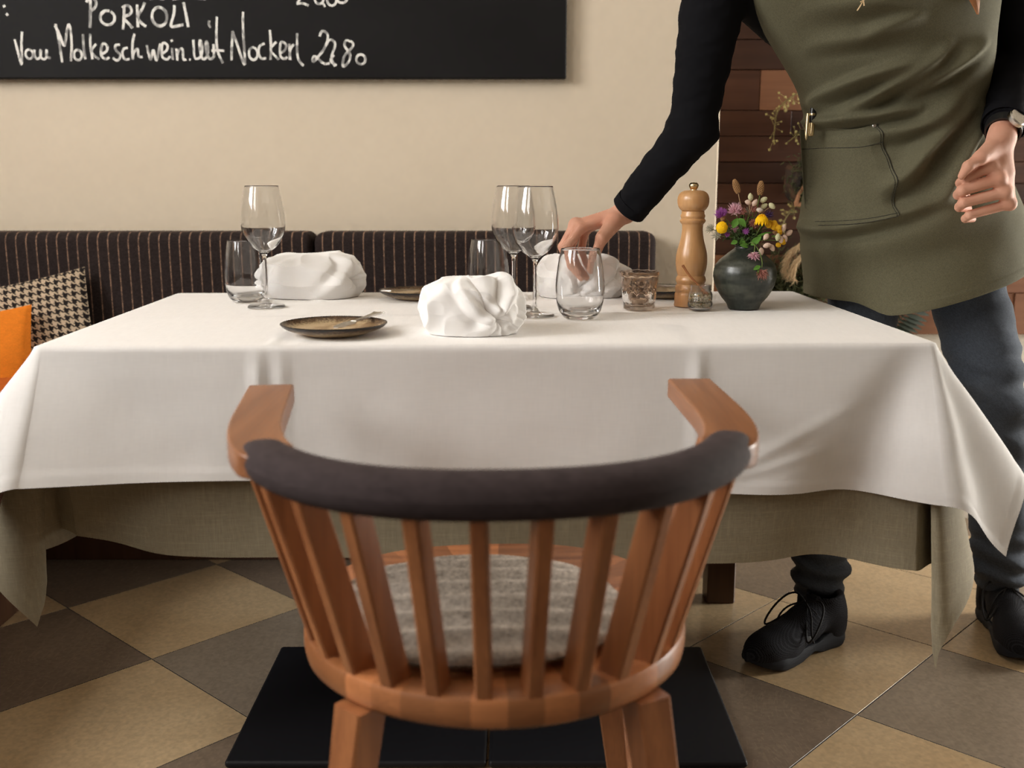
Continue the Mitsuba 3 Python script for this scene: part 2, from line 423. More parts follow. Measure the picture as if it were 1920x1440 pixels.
LINE_LOW = [[(50, 148), (60, 200), (68, 240), (74, 180), (81, 120)], el(101, 203, 14, 17), [(122, 186), (121, 206), (128, 220), (140, 215), (145, 188), (144, 212), (154, 222), (165, 212), (167, 188), (168, 212), (181, 217)],
            [(209, 92), (217, 160), (223, 234)], [(205, 98), (220, 128), (234, 172), (248, 124), (258, 94), (264, 150), (255, 229)], el(284, 206, 15, 19), [(309, 130), (308, 180), (311, 222)], [(336, 128), (334, 180), (338, 222)], [(356, 166), (337, 194), (348, 210), (364, 222)],
            [(372, 203), (392, 192), (396, 172), (384, 164), (373, 186), (376, 214), (388, 221), (402, 214)], [(445, 168), (428, 172), (430, 190), (443, 206), (432, 226), (415, 216)], [(474, 180), (458, 184), (453, 205), (462, 222), (479, 220)], [(503, 128), (492, 170), (490, 222), (497, 195), (510, 184), (514, 212), (527, 213)],
            [(546, 170), (551, 200), (557, 224), (569, 188), (578, 226), (588, 196), (598, 164)], [(601, 200), (620, 188), (622, 168), (610, 162), (601, 188), (606, 218), (618, 222), (632, 210)], [(640, 180), (641, 224)], [(638, 150), (643, 157)], [(656, 182), (658, 226), (664, 192), (676, 182), (680, 210), (683, 224), (692, 222)], [(702, 222), (708, 224)],
            [(722, 150), (722, 196), (728, 220), (742, 216), (748, 152), (748, 206), (757, 222), (769, 212), (771, 156), (772, 206), (784, 221), (796, 212)], [(797, 166), (797, 214)], [(815, 66), (810, 130), (814, 200), (829, 236)], [(788, 190), (812, 189), (837, 191)], [(786, 80), (784, 96), (790, 106)],
            [(872, 118), (866, 170), (862, 226)], [(870, 118), (890, 180), (909, 241), (911, 140), (914, 48)], el(945, 201, 16, 23), [(990, 164), (972, 172), (966, 198), (976, 219), (993, 217)], [(1011, 114), (1013, 170), (1009, 224)], [(1034, 158), (1012, 190), (1024, 206), (1041, 223)],
            [(1047, 200), (1066, 186), (1068, 166), (1056, 158), (1046, 186), (1050, 214), (1060, 220), (1073, 213)], [(1082, 164), (1083, 222), (1085, 188), (1100, 166)], [(1113, 126), (1111, 180), (1117, 226), (1133, 246)],
            [(1197, 138), (1210, 118), (1224, 126), (1226, 152), (1208, 190), (1186, 216), (1169, 230), (1172, 212), (1192, 222), (1212, 238), (1232, 236)], [(1222, 168), (1238, 150), (1252, 158), (1250, 184), (1240, 216), (1252, 248)], [(1250, 206), (1236, 226), (1258, 244)], [(1312, 158), (1298, 152), (1290, 170), (1304, 192), (1310, 214), (1298, 238), (1284, 248), (1283, 226), (1300, 196), (1322, 164), (1312, 154)], el(1350, 222, 17, 18)]
def strokes(lines, r):
    out = []
    for s in lines:
        p = np.array([wxy(q) for q in s])
        if len(p) > 2:
            p = curve(p, max(10, 6 * len(p)))
        w = r * (0.85 + 0.3 * meshkit.noise(p * 60))
        t = tube(p, w, 8)
        v = t.vertices.copy(); v[:, 1] = YP - .0006 + (v[:, 1] - (YP - .0012)) * 0.18
        out.append(trimesh.Trimesh(v, t.faces, process=False))
    return cat(out)
obj('lettering', strokes(LINE_TOP, .0031), 'm_chalk', bb); obj('lettering', strokes(LINE_MID, .0036), 'm_chalk', bb)
for q in COLON:
    obj('dot', strokes([q], .0036), 'm_chalk', bb)
obj('lettering', strokes(LINE_LOW, .0032), 'm_chalk', bb)

# ---------------------------------------------------------------- banquette
bq = thing('banquette', 'dark brown pinstriped upholstered bench along the cream wall', 'bench')
for x0, x1 in ((-2.3, -.514), (-.510, .372)):
    m = rbox(x0, x1, 2.735, YB - .002, .40, .868, .026, 20)
    obj('backrest', m, 'm_pinstripe', bq)
obj('seat', rbox(-2.3, .50, 2.40, 2.78, .34, .46, .025, 16), 'm_pinstripe', bq)
obj('plinth', cbox(-2.3, .40, 2.70, YB - .03, .0, .345), 'm_dark_wood', bq)
obj('seat', rbox(-1.80, -1.135, 1.05, 2.41, .34, .46, .025, 16), 'm_pinstripe', bq)
obj('backrest', rbox(-1.92, -1.79, 1.05, 2.74, .40, .868, .026, 20), 'm_pinstripe', bq)
obj('plinth', cbox(-1.80, -1.165, 1.08, 2.42, .0, .345), 'm_dark_wood', bq)
obj('leg', cbox(.468, .535, 2.40, 2.465, .0, .345, .003), 'm_dark_wood', bq)

def pillow(w, h, t, seed, n=60):
    """A square cushion in its own xz plane, its seams at the rim; uv in metres."""
    u = np.linspace(-1, 1, n)
    U, V = np.meshgrid(u, u, indexing='ij')
    pin = 1 - .07 * (1 - U ** 2) * 0 
    X = U * w / 2 * (1 - .055 * (1 - V ** 2)); Z = V * h / 2 * (1 - .055 * (1 - U ** 2))
    Y = t / 2 * (np.clip((1 - U ** 2) * (1 - V ** 2), 0, 1)) ** .42
    P = np.stack([X, Y, Z], -1).reshape(-1, 3)
    wr = (meshkit.fbm(P * 7 + seed, 3) - .5) * .035
    edge = ((1 - U ** 2) * (1 - V ** 2)).reshape(-1) ** .5
    a = P.copy(); a[:, 1] = P[:, 1] + wr * edge
    b = P.copy(); b[:, 1] = -P[:, 1] + wr * edge * .6
    f = grid_faces(n, n)
    v = np.vstack([a, b]); F = np.vstack([f[:, ::-1], f + n * n])
    uv = np.tile(np.stack([U * w / 2, V * h / 2], -1).reshape(-1, 2), (2, 1))
    return trimesh.Trimesh(v, F, process=False), uv
def place_pillow(key, label, mat_, w, h, t, seed, R, loc, cell=1.0, **kw):
    m, uv = pillow(w, h, t, seed)
    m = move(m, loc, R=R)
    k = obj(key, m, mat_, smooth=True, uv=uv / cell)
    return tag(k, label, 'cushion')
place_pillow('scatter_cushion', 'beige and black houndstooth cushion leaning against the bench back', 'm_houndstooth', .47, .47, .13, 1.0, rotm(9, [0, 0, 1]) @ rotm(-17, [1, 0, 0]) @ rotm(-10, [0, 1, 0]), (-1.265, 2.60, .522), .0203)
place_pillow('scatter_cushion', 'bright orange cushion in front of the houndstooth one', 'm_orange', .42, .42, .14, 5.0, rotm(4, [0, 0, 1]) @ rotm(-24, [1, 0, 0]) @ rotm(-8, [0, 1, 0]), (-1.345, 2.47, .485))
place_pillow('scatter_cushion', 'rust orange cushion lying low at the left edge below the orange one', 'm_rust', .36, .36, .12, 9.0, rotm(-8, [0, 0, 1]) @ rotm(-66, [1, 0, 0]) @ rotm(5, [0, 1, 0]), (-1.25, 2.35, .455))

# ---------------------------------------------------------------- table, two cloths
TC, TROT = (-.046, 2.092), math.radians(1.6)
TX, TY = .724, .405                 # half sizes
ZT = .74
ct, st = math.cos(TROT), math.sin(TROT)
def tw(x, y):
    return TC[0] + ct * x - st * y, TC[1] + st * x + ct * y
tb = thing('dining_table', 'table hidden under two tablecloths on black steel base plates', 'table')
obj('top', move(cbox(-TX + .02, TX - .02, -TY + .02, TY - .02, .708, .733, .003), (*TC, 0), TROT), 'm_dark_wood', tb)
for x0, x1 in ((-.497, -.0445), (-.0405, .408)):
    b = rbox(x0, x1, 1.672, 2.135, .0005, .0145, .006, 12)
    obj('base_plate', b, 'm_black_steel', tb)
    c = lathe([(0, .014), (.035, .014), (.035, .709), (0, .709)], 24); c.apply_translation([(x0 + x1) / 2, 2.02, 0])
    obj('column', c, 'm_black_steel', tb)

def spl(d):
    k = sorted(d)
    return CubicSpline(np.radians(k), np.array([d[x] for x in k]), bc_type='natural')

def drape(z0, grow, Lf, Ls, Lb, corners, front, side_r, side_l, relief, wr, t_rows=46, slant=None):
    """A rectangular cloth over the table. Lf(x), Ls(y), Lb: overhangs. corners: for fr, br, bl, fl the horizontal
    lean (x, y) of the hanging lines while the cloth turns the corner; front(x), side_r(y): lean of the straight panels."""
    rows = []           # apex xy, outward azimuth, lean, length
    hx, hy, rc = TX + grow, TY + grow, .012
    def fan(cx, cy, a0, key, La, Lb_, n):
        sp = spl(corners[key])
        for q in np.linspace(0, 90, n)[1:-1]:
            r = math.radians(q)
            az = math.radians(a0 + q)
            L = La / math.cos(r) if q <= 45 else Lb_ / math.sin(r)
            rows.append((cx + rc * math.cos(az), cy + rc * math.sin(az), az, sp(r), L))
    xs = np.linspace(-hx + rc, hx - rc, 150)
    for x in xs:
        rows.append((x, -hy, -PI / 2, front(x), Lf(x)))
    fan(hx - rc, -hy + rc, -90, 'fr', Lf(hx), Ls(-hy), 70)
    for y in np.linspace(-hy + rc, hy - rc, 60):
        rows.append((hx, y, 0, side_r(y), Ls(y)))
    fan(hx - rc, hy - rc, 0, 'br', Ls(hy), Lb, 24)
    for x in xs[::-3]:
        rows.append((x, hy, PI / 2, (0, .02), Lb))
    fan(-hx + rc, hy - rc, 90, 'bl', Lb, Ls(hy), 24)
    for y in np.linspace(hy - rc, -hy + rc, 60):
        rows.append((-hx, y, PI, side_l(y), Ls(y)))
    fan(-hx + rc, -hy + rc, 180, 'fl', Ls(-hy), Lf(-hx), 70)
    ap = np.array([[r[0], r[1]] for r in rows]); az = np.array([r[2] for r in rows])
    h = np.array([np.array(r[3], float) for r in rows]); L = np.array([r[4] for r in rows])
    n = len(rows)
    from scipy.ndimage import gaussian_filter1d
    h = gaussian_filter1d(h, 4.5, axis=0, mode='wrap')
    D = np.concatenate([h, -np.sqrt(np.maximum(1 - (h ** 2).sum(1), .02))[:, None]], 1)
    out = np.stack([np.cos(az), np.sin(az), 0 * az], 1)
    P = []
    ss = np.concatenate([np.linspace(0, .80, 26), np.linspace(.81, .985, 26)])
    for s in ss:                                  # the flat top, from the middle outwards
        P.append(np.concatenate([ap * s, np.full((n, 1), z0)], 1))
    R0 = .014
    tt = np.linspace(0, 1, t_rows)
    for t in tt:
        d = t * L
        w = np.clip(d / R0, 0, 1)[:, None]; w = w * w * (3 - 2 * w) * .5 + w * .5
        # a quarter turn over the edge, then straight along the hanging line
        q = np.clip(d, 0, R0)[:, None] / R0
        base = np.concatenate([ap, np.full((n, 1), z0)], 1) + R0 * (np.sin(q * PI / 2) * out * .6 - (1 - np.cos(q * PI / 2)) * np.array([0, 0, .6]))
        P.append(base + np.maximum(d - R0, 0)[:, None] * D)
    P = np.array(P)                               # (rows, n, 3)
    nt = len(ss)
    P[:nt, :, 2] += relief(P[:nt, :, 0], P[:nt, :, 1])
    for i in range(nt, len(P)):                   # hem band, wrinkles
        t = (i - nt) / (t_rows - 1)
        d = (1 - t) * L
        band = np.clip((.021 - d) / .0015, 0, 1) * .0013 - np.exp(-((d - .0205) / .0014) ** 2) * .0012
        lean = out * np.clip(t * 3, 0, 1)
        P[i] += out * band[:, None] + out * (wr(P[i][:, 0], P[i][:, 2], P[i][:, 1]) * min(1, t * 4))[:, None]
    if slant is not None:                         # folds that run slantwise down the front from the corners
        fr = np.clip(-np.sin(az), 0, 1) ** 1.5
        P[nt:, :, 1] += slant(P[nt:, :, 0], z0 - P[nt:, :, 2]) * fr
    v = P.reshape(-1, 3)
    f = grid_faces(len(P), n, wrap_m=True)
    x, y = tw(v[:, 0], v[:, 1])
    m = trimesh.Trimesh(np.stack([x, y, v[:, 2]], 1), f, process=False)
    return m

def ridge(d, w):
    return np.exp(-(d / w) ** 2)
def w_relief(x, y):
    e = (meshkit.fbm(np.stack([x * 9, y * 9, 0 * x], -1), 3) - .5) * .0016
    e = e + ridge(x - .335 - .03 * y, .006) * .0030 + ridge(x + .36 + .02 * y, .005) * .0026 + ridge(y + .02 - .03 * x, .006) * .0024
    e = e + ridge(x + .325 + .05 * y, .008) * .0018 * (y < -.15) + ridge((x - .10) * .5 + (y - .06), .006) * .0022 * ridge(x - .25, .18)
    return e
def w_wr(x, z, y):
    fr = (y < -TY + .02)
    e = (meshkit.fbm(np.stack([x * 4, z * 5, y * 4], -1), 3) - .5) * .016
    e = e + fr * (ridge(x - .335, .009) * .009 * np.clip((z - .42) / .3, 0, 1) + ridge(x + .372, .008) * .008 * np.clip((z - .5) / .2, 0, 1) + ridge(x + .335, .007) * .006 * np.clip((z - .5) / .2, 0, 1))
    e = e + fr * (ridge((x - .52) * .55 - (z - .60), .010) * .004 * ridge(x - .45, .12) + ridge((x - .45) * .30 - (z - .535), .006) * .003 * ridge(x - .45, .1))
    return e
def wave(x):
    return (.018 * np.sin(x * 7.5 + .6) + .010 * np.sin(x * 17 + 2.0))
white = drape(ZT, 0.0, lambda x: .238 + .026 * x / TX, lambda y: .27, .22,
    {'fr': {0: (.06, -.16), 15: (.15, -.18), 30: (.235, -.16), 45: (.305, -.13), 60: (.54, -.07), 75: (.635, .12), 90: (.28, .28)},
     'br': {0: (.04, .0), 45: (.3, .3), 90: (.0, .04)}, 'bl': {0: (.0, .04), 45: (-.3, .3), 90: (-.04, .0)},
     'fl': {0: (-.26, .24), 15: (-.54, .22), 30: (-.64, -.05), 45: (-.47, -.18), 60: (-.28, -.20), 75: (-.15, -.20), 90: (-.06, -.18)}},
    lambda x: (.05 * np.exp(-(TX - x) / .08) - .04 * np.exp(-(TX + x) / .08), -.045 + .8 * wave(x) * (1 - .6 * (x / TX) ** 2) - .16 * np.exp(-((TX - x) / .07) ** 2) - .13 * np.exp(-((TX + x) / .09) ** 2)),
    lambda y: (.02 + .24 * np.exp(-(y + TY) / .10) - .12 * np.clip((y + .1) * 4, 0, 1), .22 * np.exp(-(y + TY) / .10)),
    lambda y: (-.02 - .24 * np.exp(-(y + TY) / .12), .22 * np.exp(-(y + TY) / .12)), w_relief, w_wr, slant=lambda x, d:
    .19 * d * np.exp(-((x - (TX - .035 - .37 * d)) / (.03 + .19 * d)) ** 2) - .10 * d * np.exp(-((x - (TX - .0 + .05 * d)) / (.02 + .18 * d)) ** 2)
    - .36 * d * np.clip((-TX + .02 + 1.45 * d - x) / (.06 + 1.45 * d), 0, 1) ** 1.3)
k = obj('tablecloth', white, 'm_white_cloth', smooth=True); tag(k, 'white starched tablecloth spread over the table', 'tablecloth')
def o_wr(x, z, y):
    return (meshkit.fbm(np.stack([x * 5, z * 3, y * 4], -1), 3) - .5) * .020
olive = drape(ZT - .005, -.006, lambda x: .372 + .018 * x / TX, lambda y: .37, .35,
    {'fr': {0: (.0, -.10), 12: (.10, .08), 24: (.20, .22), 36: (.08, .0), 45: (-.02, -.19), 58: (.22, -.07), 74: (.28, .14), 90: (.08, .12)},
     'br': {0: (.0, .0), 45: (.2, .2), 90: (.0, .0)}, 'bl': {0: (.0, .0), 45: (-.2, .2), 90: (.0, .0)},
     'fl': {0: (-.10, .14), 16: (-.34, .20), 32: (-.32, .08), 45: (-.09, .13), 52: (-.12, .25), 60: (-.24, .36), 75: (-.15, .36), 90: (.0, .24)}},
    lambda x: (0.0, .045 + .6 * wave(x + .3) + .15 * np.exp(-((TX - .15 - x) / .075) ** 2) - .13 * np.exp(-((TX - x) / .06) ** 2) + .20 * np.exp(-((TX - .06 + x) / .07) ** 2)),
    lambda y: (.0 + .08 * np.exp(-(y + TY) / .12) - .16 * np.clip((y + .15) * 4, 0, 1), .12 * np.exp(-(y + TY) / .12)),
    lambda y: (-.10 * np.exp(-(y + TY) / .12), .14 * np.exp(-(y + TY) / .12)), lambda x, y: 0 * x, o_wr)
k = obj('tablecloth', olive, 'm_olive_cloth', smooth=True); tag(k, 'longer olive linen tablecloth hanging below the white one', 'tablecloth')
# ---------------------------------------------------------------- chair
ch = thing('armchair', 'walnut tub chair with slatted round back and dark felt pad on its rail', 'chair')
CH, CROT = (-.022, 1.298, 0), math.radians(4.5)
def cmove(m):
    return move(m, CH, CROT)
seat_prof = [(0, .408), (.205, .408), (.236, .412), (.243, .419), (.2445, .430), (.2445, .443), (.242, .449), (.236, .4515), (.20, .448), (0, .447)]
seat_m = lathe(seat_prof, 120)
v_ = seat_m.vertices.copy(); an = np.arctan2(v_[:, 1], v_[:, 0])
sq_ = np.where(v_[:, 1] > 0, 1 / (np.abs(np.cos(an)) ** 2.7 + np.abs(np.sin(an)) ** 2.7) ** (1 / 2.7), 1)
v_[:, :2] *= sq_[:, None]
v_[:, 1] *= np.where(v_[:, 1] > 0, 1.07, 1)
obj('seat', cmove(trimesh.Trimesh(v_, seat_m.faces, process=False)), 'm_chair_seat', ch, smooth=40)
# rail: centre line in plan, from the left tip round the back to the right tip
half = [(.314, .264), (.311, .21), (.307, .14), (.303, .07), (.294, -.015), (.269, -.11), (.223, -.186), (.153, -.242), (.075, -.268), (0, -.274)]
plan = np.array([(-x, y) for x, y in half] + [(x, y) for x, y in half[-2::-1]])
rail = curve(plan, 161)
arc = np.concatenate([[0], np.cumsum(np.linalg.norm(np.diff(rail, axis=0), axis=1))])
def rail_sweep(path, zc, w, h, round_=.006, lean=None):
    """Sweep a rounded rectangle (w across, h high) along a plan path; zc, w, h per point."""
    p = np.asarray(path); n = len(p)
    t = np.gradient(p, axis=0); t /= np.linalg.norm(t, axis=1, keepdims=True)
    nn = np.stack([t[:, 1], -t[:, 0]], 1)
    w, h, zc = (np.broadcast_to(np.asarray(a, float), (n,)) for a in (w, h, zc))
    a = []
    for sx, sz, a0 in ((1, 1, 0), (-1, 1, 90), (-1, -1, 180), (1, -1, 270)):
        for q in np.radians(np.linspace(a0, a0 + 90, 5)):
            a.append((sx, sz, math.cos(q), math.sin(q)))
    V = []
    for k in range(n):
        r = min(round_, .49 * w[k], .49 * h[k])
        for sx, sz, c, s in a:
            o = sx * (w[k] / 2 - r) + r * c; z = sz * (h[k] / 2 - r) + r * s
            V.append([p[k, 0] + nn[k, 0] * o, p[k, 1] + nn[k, 1] * o, zc[k] + z])
    m = len(a)
    V = np.array(V); f = grid_faces(n, m, wrap_m=True)
    c0, c1 = len(V), len(V) + 1
    V = np.vstack([V, V[:m].mean(0), V[-m:].mean(0)])
    i = np.arange(m)
    f = np.vstack([f, np.stack([np.full(m, c0), (i + 1) % m, i], 1), np.stack([np.full(m, c1), i + (n - 1) * m, (i + 1) % m + (n - 1) * m], 1)])
    o = trimesh.Trimesh(V, f, process=False)
    if o.volume < 0:
        o.invert()
    return o
ZR = .688
u = np.linspace(-1, 1, 161)
obj('arm_rail', cmove(rail_sweep(rail, ZR + 0 * u, .066 - .026 * np.clip((.455 - np.abs(u)) / .05, 0, 1), .030 - .006 * np.clip((.455 - np.abs(u)) / .05, 0, 1), .004)), 'm_chair_arm', ch, smooth=40)
i0 = 38; seg = rail[i0:-i0]; q = np.linspace(-1, 1, len(seg))
endr = np.sqrt(np.clip(1 - np.abs(q) ** 14, 0.02, 1))
pad = rail_sweep(seg, ZR + .002 - .001 * (1 - q ** 2), (.058 + .012 * q ** 8) * endr, (.047 + .003 * (1 - q ** 2)) * endr, .0235)
obj('back_pad', cmove(pad), 'm_pad_felt', ch, smooth=60)
def slat(b, t_, wb, db, wt, dt):
    """A tapered bar from b to t_, w across (tangential), d deep (radial)."""
    b, t_ = np.array(b), np.array(t_)
    P = []
    for c, w, d in ((b, wb, db), (t_, wt, dt)):
        r = np.array([c[0], c[1], 0]) / np.hypot(c[0], c[1]); g = np.array([-r[1], r[0], 0]); e = .0025
        for sr, sg in ((1, 1), (1, -1), (-1, 1), (-1, -1)):
            P.append(c + r * sr * (d / 2 - e) + g * sg * w / 2); P.append(c + r * sr * d / 2 + g * sg * (w / 2 - e))
    return trimesh.convex.convex_hull(np.array(P))
for k_ in range(-8, 8):
    a = math.radians(13.4 * (k_ + .5))
    b = (.221 * math.sin(a), -.221 * math.cos(a), .444)
    at = a * (1.0 if abs(k_) < 6 else 1.0)
    # where the ray at this angle meets the rail
    ang = np.unwrap(np.arctan2(rail[:, 0], -rail[:, 1]))
    tx, ty = np.interp(at * 1.02, ang, rail[:, 0]), np.interp(at * 1.02, ang, rail[:, 1])
    obj('slat', cmove(slat(b, (tx, ty, ZR - .012), .0185, .038, .018, .034)), 'm_chair_wood', ch, smooth=False)
for sx in (-1, 1):
    for sy in (-1, 1):
        d = np.array([sx, sy, 0]) / math.sqrt(2)
        e_ = math.atan2(d[1], d[0]) + (-.38 * sy * -1 if sx > 0 else 0)
        d0, d = d, np.array([math.cos(e_), math.sin(e_), 0])
        g = np.array([-d[1], d[0], 0])
        P = []
        for c, s in ((d0 * .232 + [0, 0, .412], .045), (d0 * .312 + [0, 0, .001], .030)):
            for a_, b_ in ((1, 1), (1, -1), (-1, 1), (-1, -1)):
                P.append(c + d * a_ * (s / 2 - .003) + g * b_ * s / 2); P.append(c + d * a_ * s / 2 + g * b_ * (s / 2 - .003))
        obj('leg', cmove(trimesh.convex.convex_hull(np.array(P))), 'm_chair_wood', ch, smooth=False)
# loose seat cushion with cross ribs
n, m = 90, 140
R = np.linspace(0, 1, n); A = np.arange(m) / m * 2 * PI
RR, AA = np.meshgrid(R, A, indexing='ij')
pw = lambda c: np.sign(c) * np.abs(c) ** (2 / 2.2)
X = -.026 + .192 * RR * pw(np.cos(AA)); Y = -.014 + .172 * RR * pw(np.sin(AA))
prof = (1 - RR ** 3.2) ** .5
ribs = .0050 * np.sin(Y * 2 * PI / .047 + .5) * prof
top = .449 + .014 + .020 * prof + ribs + .0015 * (meshkit.fbm(np.stack([X * 25, Y * 25, 0 * X], -1), 2) - .5)
bot = .449 + .012 - .0115 * prof
f = grid_faces(n, m, wrap_m=True)
V = np.vstack([np.stack([X, Y, top], -1).reshape(-1, 3), np.stack([X, Y, bot], -1).reshape(-1, 3)])
cu = trimesh.Trimesh(V, np.vstack([f, f[:, ::-1] + n * m]), process=False)
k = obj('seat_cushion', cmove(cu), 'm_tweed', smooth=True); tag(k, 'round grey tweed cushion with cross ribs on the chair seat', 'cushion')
# ---------------------------------------------------------------- things on the table
mat('m_glass', {'type': 'dielectric', 'int_ior': 1.5, 'ext_ior': 1.0}, two=False)
mat('m_rose_glass', {'type': 'dielectric', 'int_ior': 1.5, 'ext_ior': 1.0, 'specular_transmittance': rgb(.93, .86, .80)}, two=False)
mat('m_napkin', pr([0.84, 0.83, 0.815], 0.8, specular=0.3, sheen=0.3))
mat('m_steel', {'type': 'roughconductor', 'material': 'none', 'specular_reflectance': rgb(.80, .78, .74), 'alpha': 0.16})
Z0 = .7412

def glass_from(outer, inner, n=72):
    """A hollow vessel: outer profile from the axis up to the rim, inner profile from the rim down to the axis."""
    return lathe(np.vstack([outer, inner]), n)
def wine_glass(loc, label):
    o_b = smooth_prof([(.0040, .104), (.0075, .111), (.020, .120), (.0345, .137), (.0432, .158), (.0445, .176), (.0420, .203), (.0375, .228), (.0336, .2470)], 60)
    foot = smooth_prof([(.0385, .0012), (.0380, .0026), (.024, .0046), (.010, .0085), (.0050, .018), (.0037, .040), (.0034, .070), (.0036, .095)], 40)
    outer = np.vstack([[(0, .0003), (.0380, .0003)], foot, o_b])
    i_b = smooth_prof([(.0328, .2470), (.0366, .228), (.0411, .203), (.0435, .176), (.0421, .158), (.0333, .139), (.019, .1235), (.008, .117), (.0, .1155)], 60)
    outer[-1] = (.0334, .2474); i_b[0] = (.0329, .2474)
    k = obj('wine_glass', move(glass_from(outer, i_b), (*loc, Z0)), 'm_glass', smooth=True)
    tag(k, label, 'wine glass')
wine_glass((-.508, 2.186), 'tall empty wine glass standing alone at the left, beside the left tumbler')
wine_glass((.003, 2.165), 'tall empty wine glass partly behind the other one, behind the front napkin')
wine_glass((.044, 2.038), 'tall empty wine glass nearest the viewer, overlapping another to its left')
def tumbler(loc, label):
    outer = np.vstack([[(0, .0015), (.020, .0012), (.0275, .0004)], smooth_prof([(.0300, .0012), (.0370, .010), (.0440, .030), (.0464, .052), (.0450, .080), (.0412, .108), (.0365, .1320)], 50)])
    inner = smooth_prof([(.0353, .1324), (.0400, .108), (.0437, .080), (.0451, .052), (.0426, .032), (.034, .0165), (.018, .0115), (0, .0105)], 50)
    k = obj('water_tumbler', move(glass_from(outer, inner), (*loc, Z0)), 'm_glass', smooth=True)
    tag(k, label, 'glass')
tumbler((-.572, 2.284), 'empty stemless water glass at the left, behind the left wine glass')
tumbler((-.052, 2.325), 'empty stemless water glass half hidden behind the front napkin')
tumbler((.129, 2.008), 'empty stemless water glass in front of the reaching hand, nearest the viewer')

def napkin(loc, size, rot, seed, label, folds, tucks=(), n=170):
    """A bundled cloth: a mound with rolled swirls and sharp tucks. folds: (azimuth, height, run, amplitude, width) ridges."""
    th = np.linspace(0, 1, n); ph = np.arange(2 * n) / (2 * n) * 2 * PI
    TH, PH = np.meshgrid(th, ph, indexing='ij')
    a = TH * 1.0
    # superellipse profile: broad shoulders, tucked-in base
    r = np.clip(np.sin(np.clip(a, 0, .80) / .80 * PI / 2), 0, 1) ** .72 * (1 - .12 * np.clip((a - .8) / .2, 0, 1) ** 1.5)
    z = np.where(a < .62, 1 - .42 * (a / .62) ** 2.6, .58 - .58 * ((a - .62) / .38))
    sq = 1 / (np.abs(np.cos(PH)) ** 2.8 + np.abs(np.sin(PH)) ** 2.8) ** (1 / 2.8)
    sq = 1 + (sq - 1) * .55
    X, Y, Z = r * np.cos(PH) * sq, r * np.sin(PH) * sq, z
    P = np.stack([X, Y, Z], -1)
    N = np.stack([X, Y, (Z - .35) * .9], -1); N /= np.linalg.norm(N, axis=-1, keepdims=True) + 1e-9
    W = P + .35 * np.stack([meshkit.fbm(P * 1.4 + seed, 2, 1), meshkit.fbm(P * 1.4 + seed + 9, 2, 2), meshkit.fbm(P * 1.4 + seed + 21, 2, 3)], -1)
    d = np.zeros_like(X)
    for f_, amp, sd in ((1.15, .15, 0), (2.3, .07, 5)):
        q = meshkit.noise(W * f_ + seed + sd, 3)
        rd = 1 - np.abs(2 * q - 1)
        d += amp * (rd ** 2.2 - .35)
    for az, h, run, amp, w in folds:
        az = math.radians(az)
        t = ((PH - az + PI) % (2 * PI) - PI)
        c = t * .9 - run * (Z - h)
        s = 1 / (1 + np.exp(-c / (w * .35)))
        d += amp * (np.exp(-(c / w) ** 2) * s * 1.6 - .6 * np.exp(-((c + w * .8) / (w * .7)) ** 2)) * np.clip(r * 1.4, 0, 1) * np.exp(-((Z - h) / .55) ** 2)
    for az, h, amp, rad, k_, tw_ in tucks:        # pleats gathered round a tucked-in end
        az = math.radians(az)
        t = ((PH - az + PI) % (2 * PI) - PI) * np.clip(r, .15, 1); q = (Z - h) * .9
        R_ = np.hypot(t, q); TH_ = np.arctan2(q, t)
        pl = np.abs(np.sin(k_ * .5 * TH_ + tw_ * R_)) ** .6
        d += amp * (pl - .62) * np.exp(-(R_ / rad) ** 2) * np.clip(R_ / (.25 * rad), 0, 1) - amp * 1.6 * np.exp(-(R_ / (.22 * rad)) ** 2)
    d += .012 * (meshkit.fbm(P * 9 + seed, 2, 8) - .5)
    d *= np.clip(.25 + 1.2 * Z, 0, 1) * np.clip(a * 6, .3, 1)
    P = P + N * d[..., None]
    P[..., 2] = np.maximum(P[..., 2], 0)
    P *= np.array(size) * [.5, .5, 1]
    d0 = P[0].mean(0); P[0] = d0
    v = P.reshape(-1, 3); f = grid_faces(n, 2 * n, wrap_m=True)
    c = len(v); v = np.vstack([v, [[0, 0, 0.0]]]); i = np.arange(2 * n); base = (n - 1) * 2 * n
    f = np.vstack([f, np.stack([np.full(2 * n, c), base + (i + 1) % (2 * n), base + i], 1)])
    m = trimesh.Trimesh(v, f, process=False)
    if m.volume < 0:
        m.invert()
    k = obj('napkin', move(m, (*loc, Z0), math.radians(rot)), 'm_napkin', smooth=True)
    tag(k, label, 'napkin')
napkin((-.070, 1.834), (.172, .165, .094), 6, 3.3, 'bundled white cloth napkin at the front edge of the table, nearest the viewer',
       [(-60, .55, .9, .16, .22), (-100, .62, -.8, .14, .20), (-28, .25, 1.5, .15, .16), (-48, .22, -1.2, .13, .14), (-150, .4, .5, .10, .25)], [(-62, .30, .20, .52, 7, 3.0), (-20, .12, .13, .35, 6, -2.5)])
napkin((-.455, 2.40), (.225, .17, .094), -4, 11.2, 'bundled white cloth napkin at the left behind the left wine glass',
       [(-50, .5, .8, .13, .2), (-15, .4, -.6, .15, .18), (-120, .6, .4, .09, .25), (-165, .3, .4, .13, .2)], [(-22, .45, .15, .42, 6, 3.0), (-150, .35, .13, .4, 5, -3.0)])
napkin((.152, 2.412), (.205, .16, .088), 3, 23.7, 'bundled white cloth napkin under the reaching hand',
       [(-40, .5, 1.2, .16, .2), (-70, .45, 1.0, .12, .2), (-15, .4, .8, .14, .2), (-130, .4, .4, .1, .25)], [(-95, .25, .13, .5, 6, 3.5)])

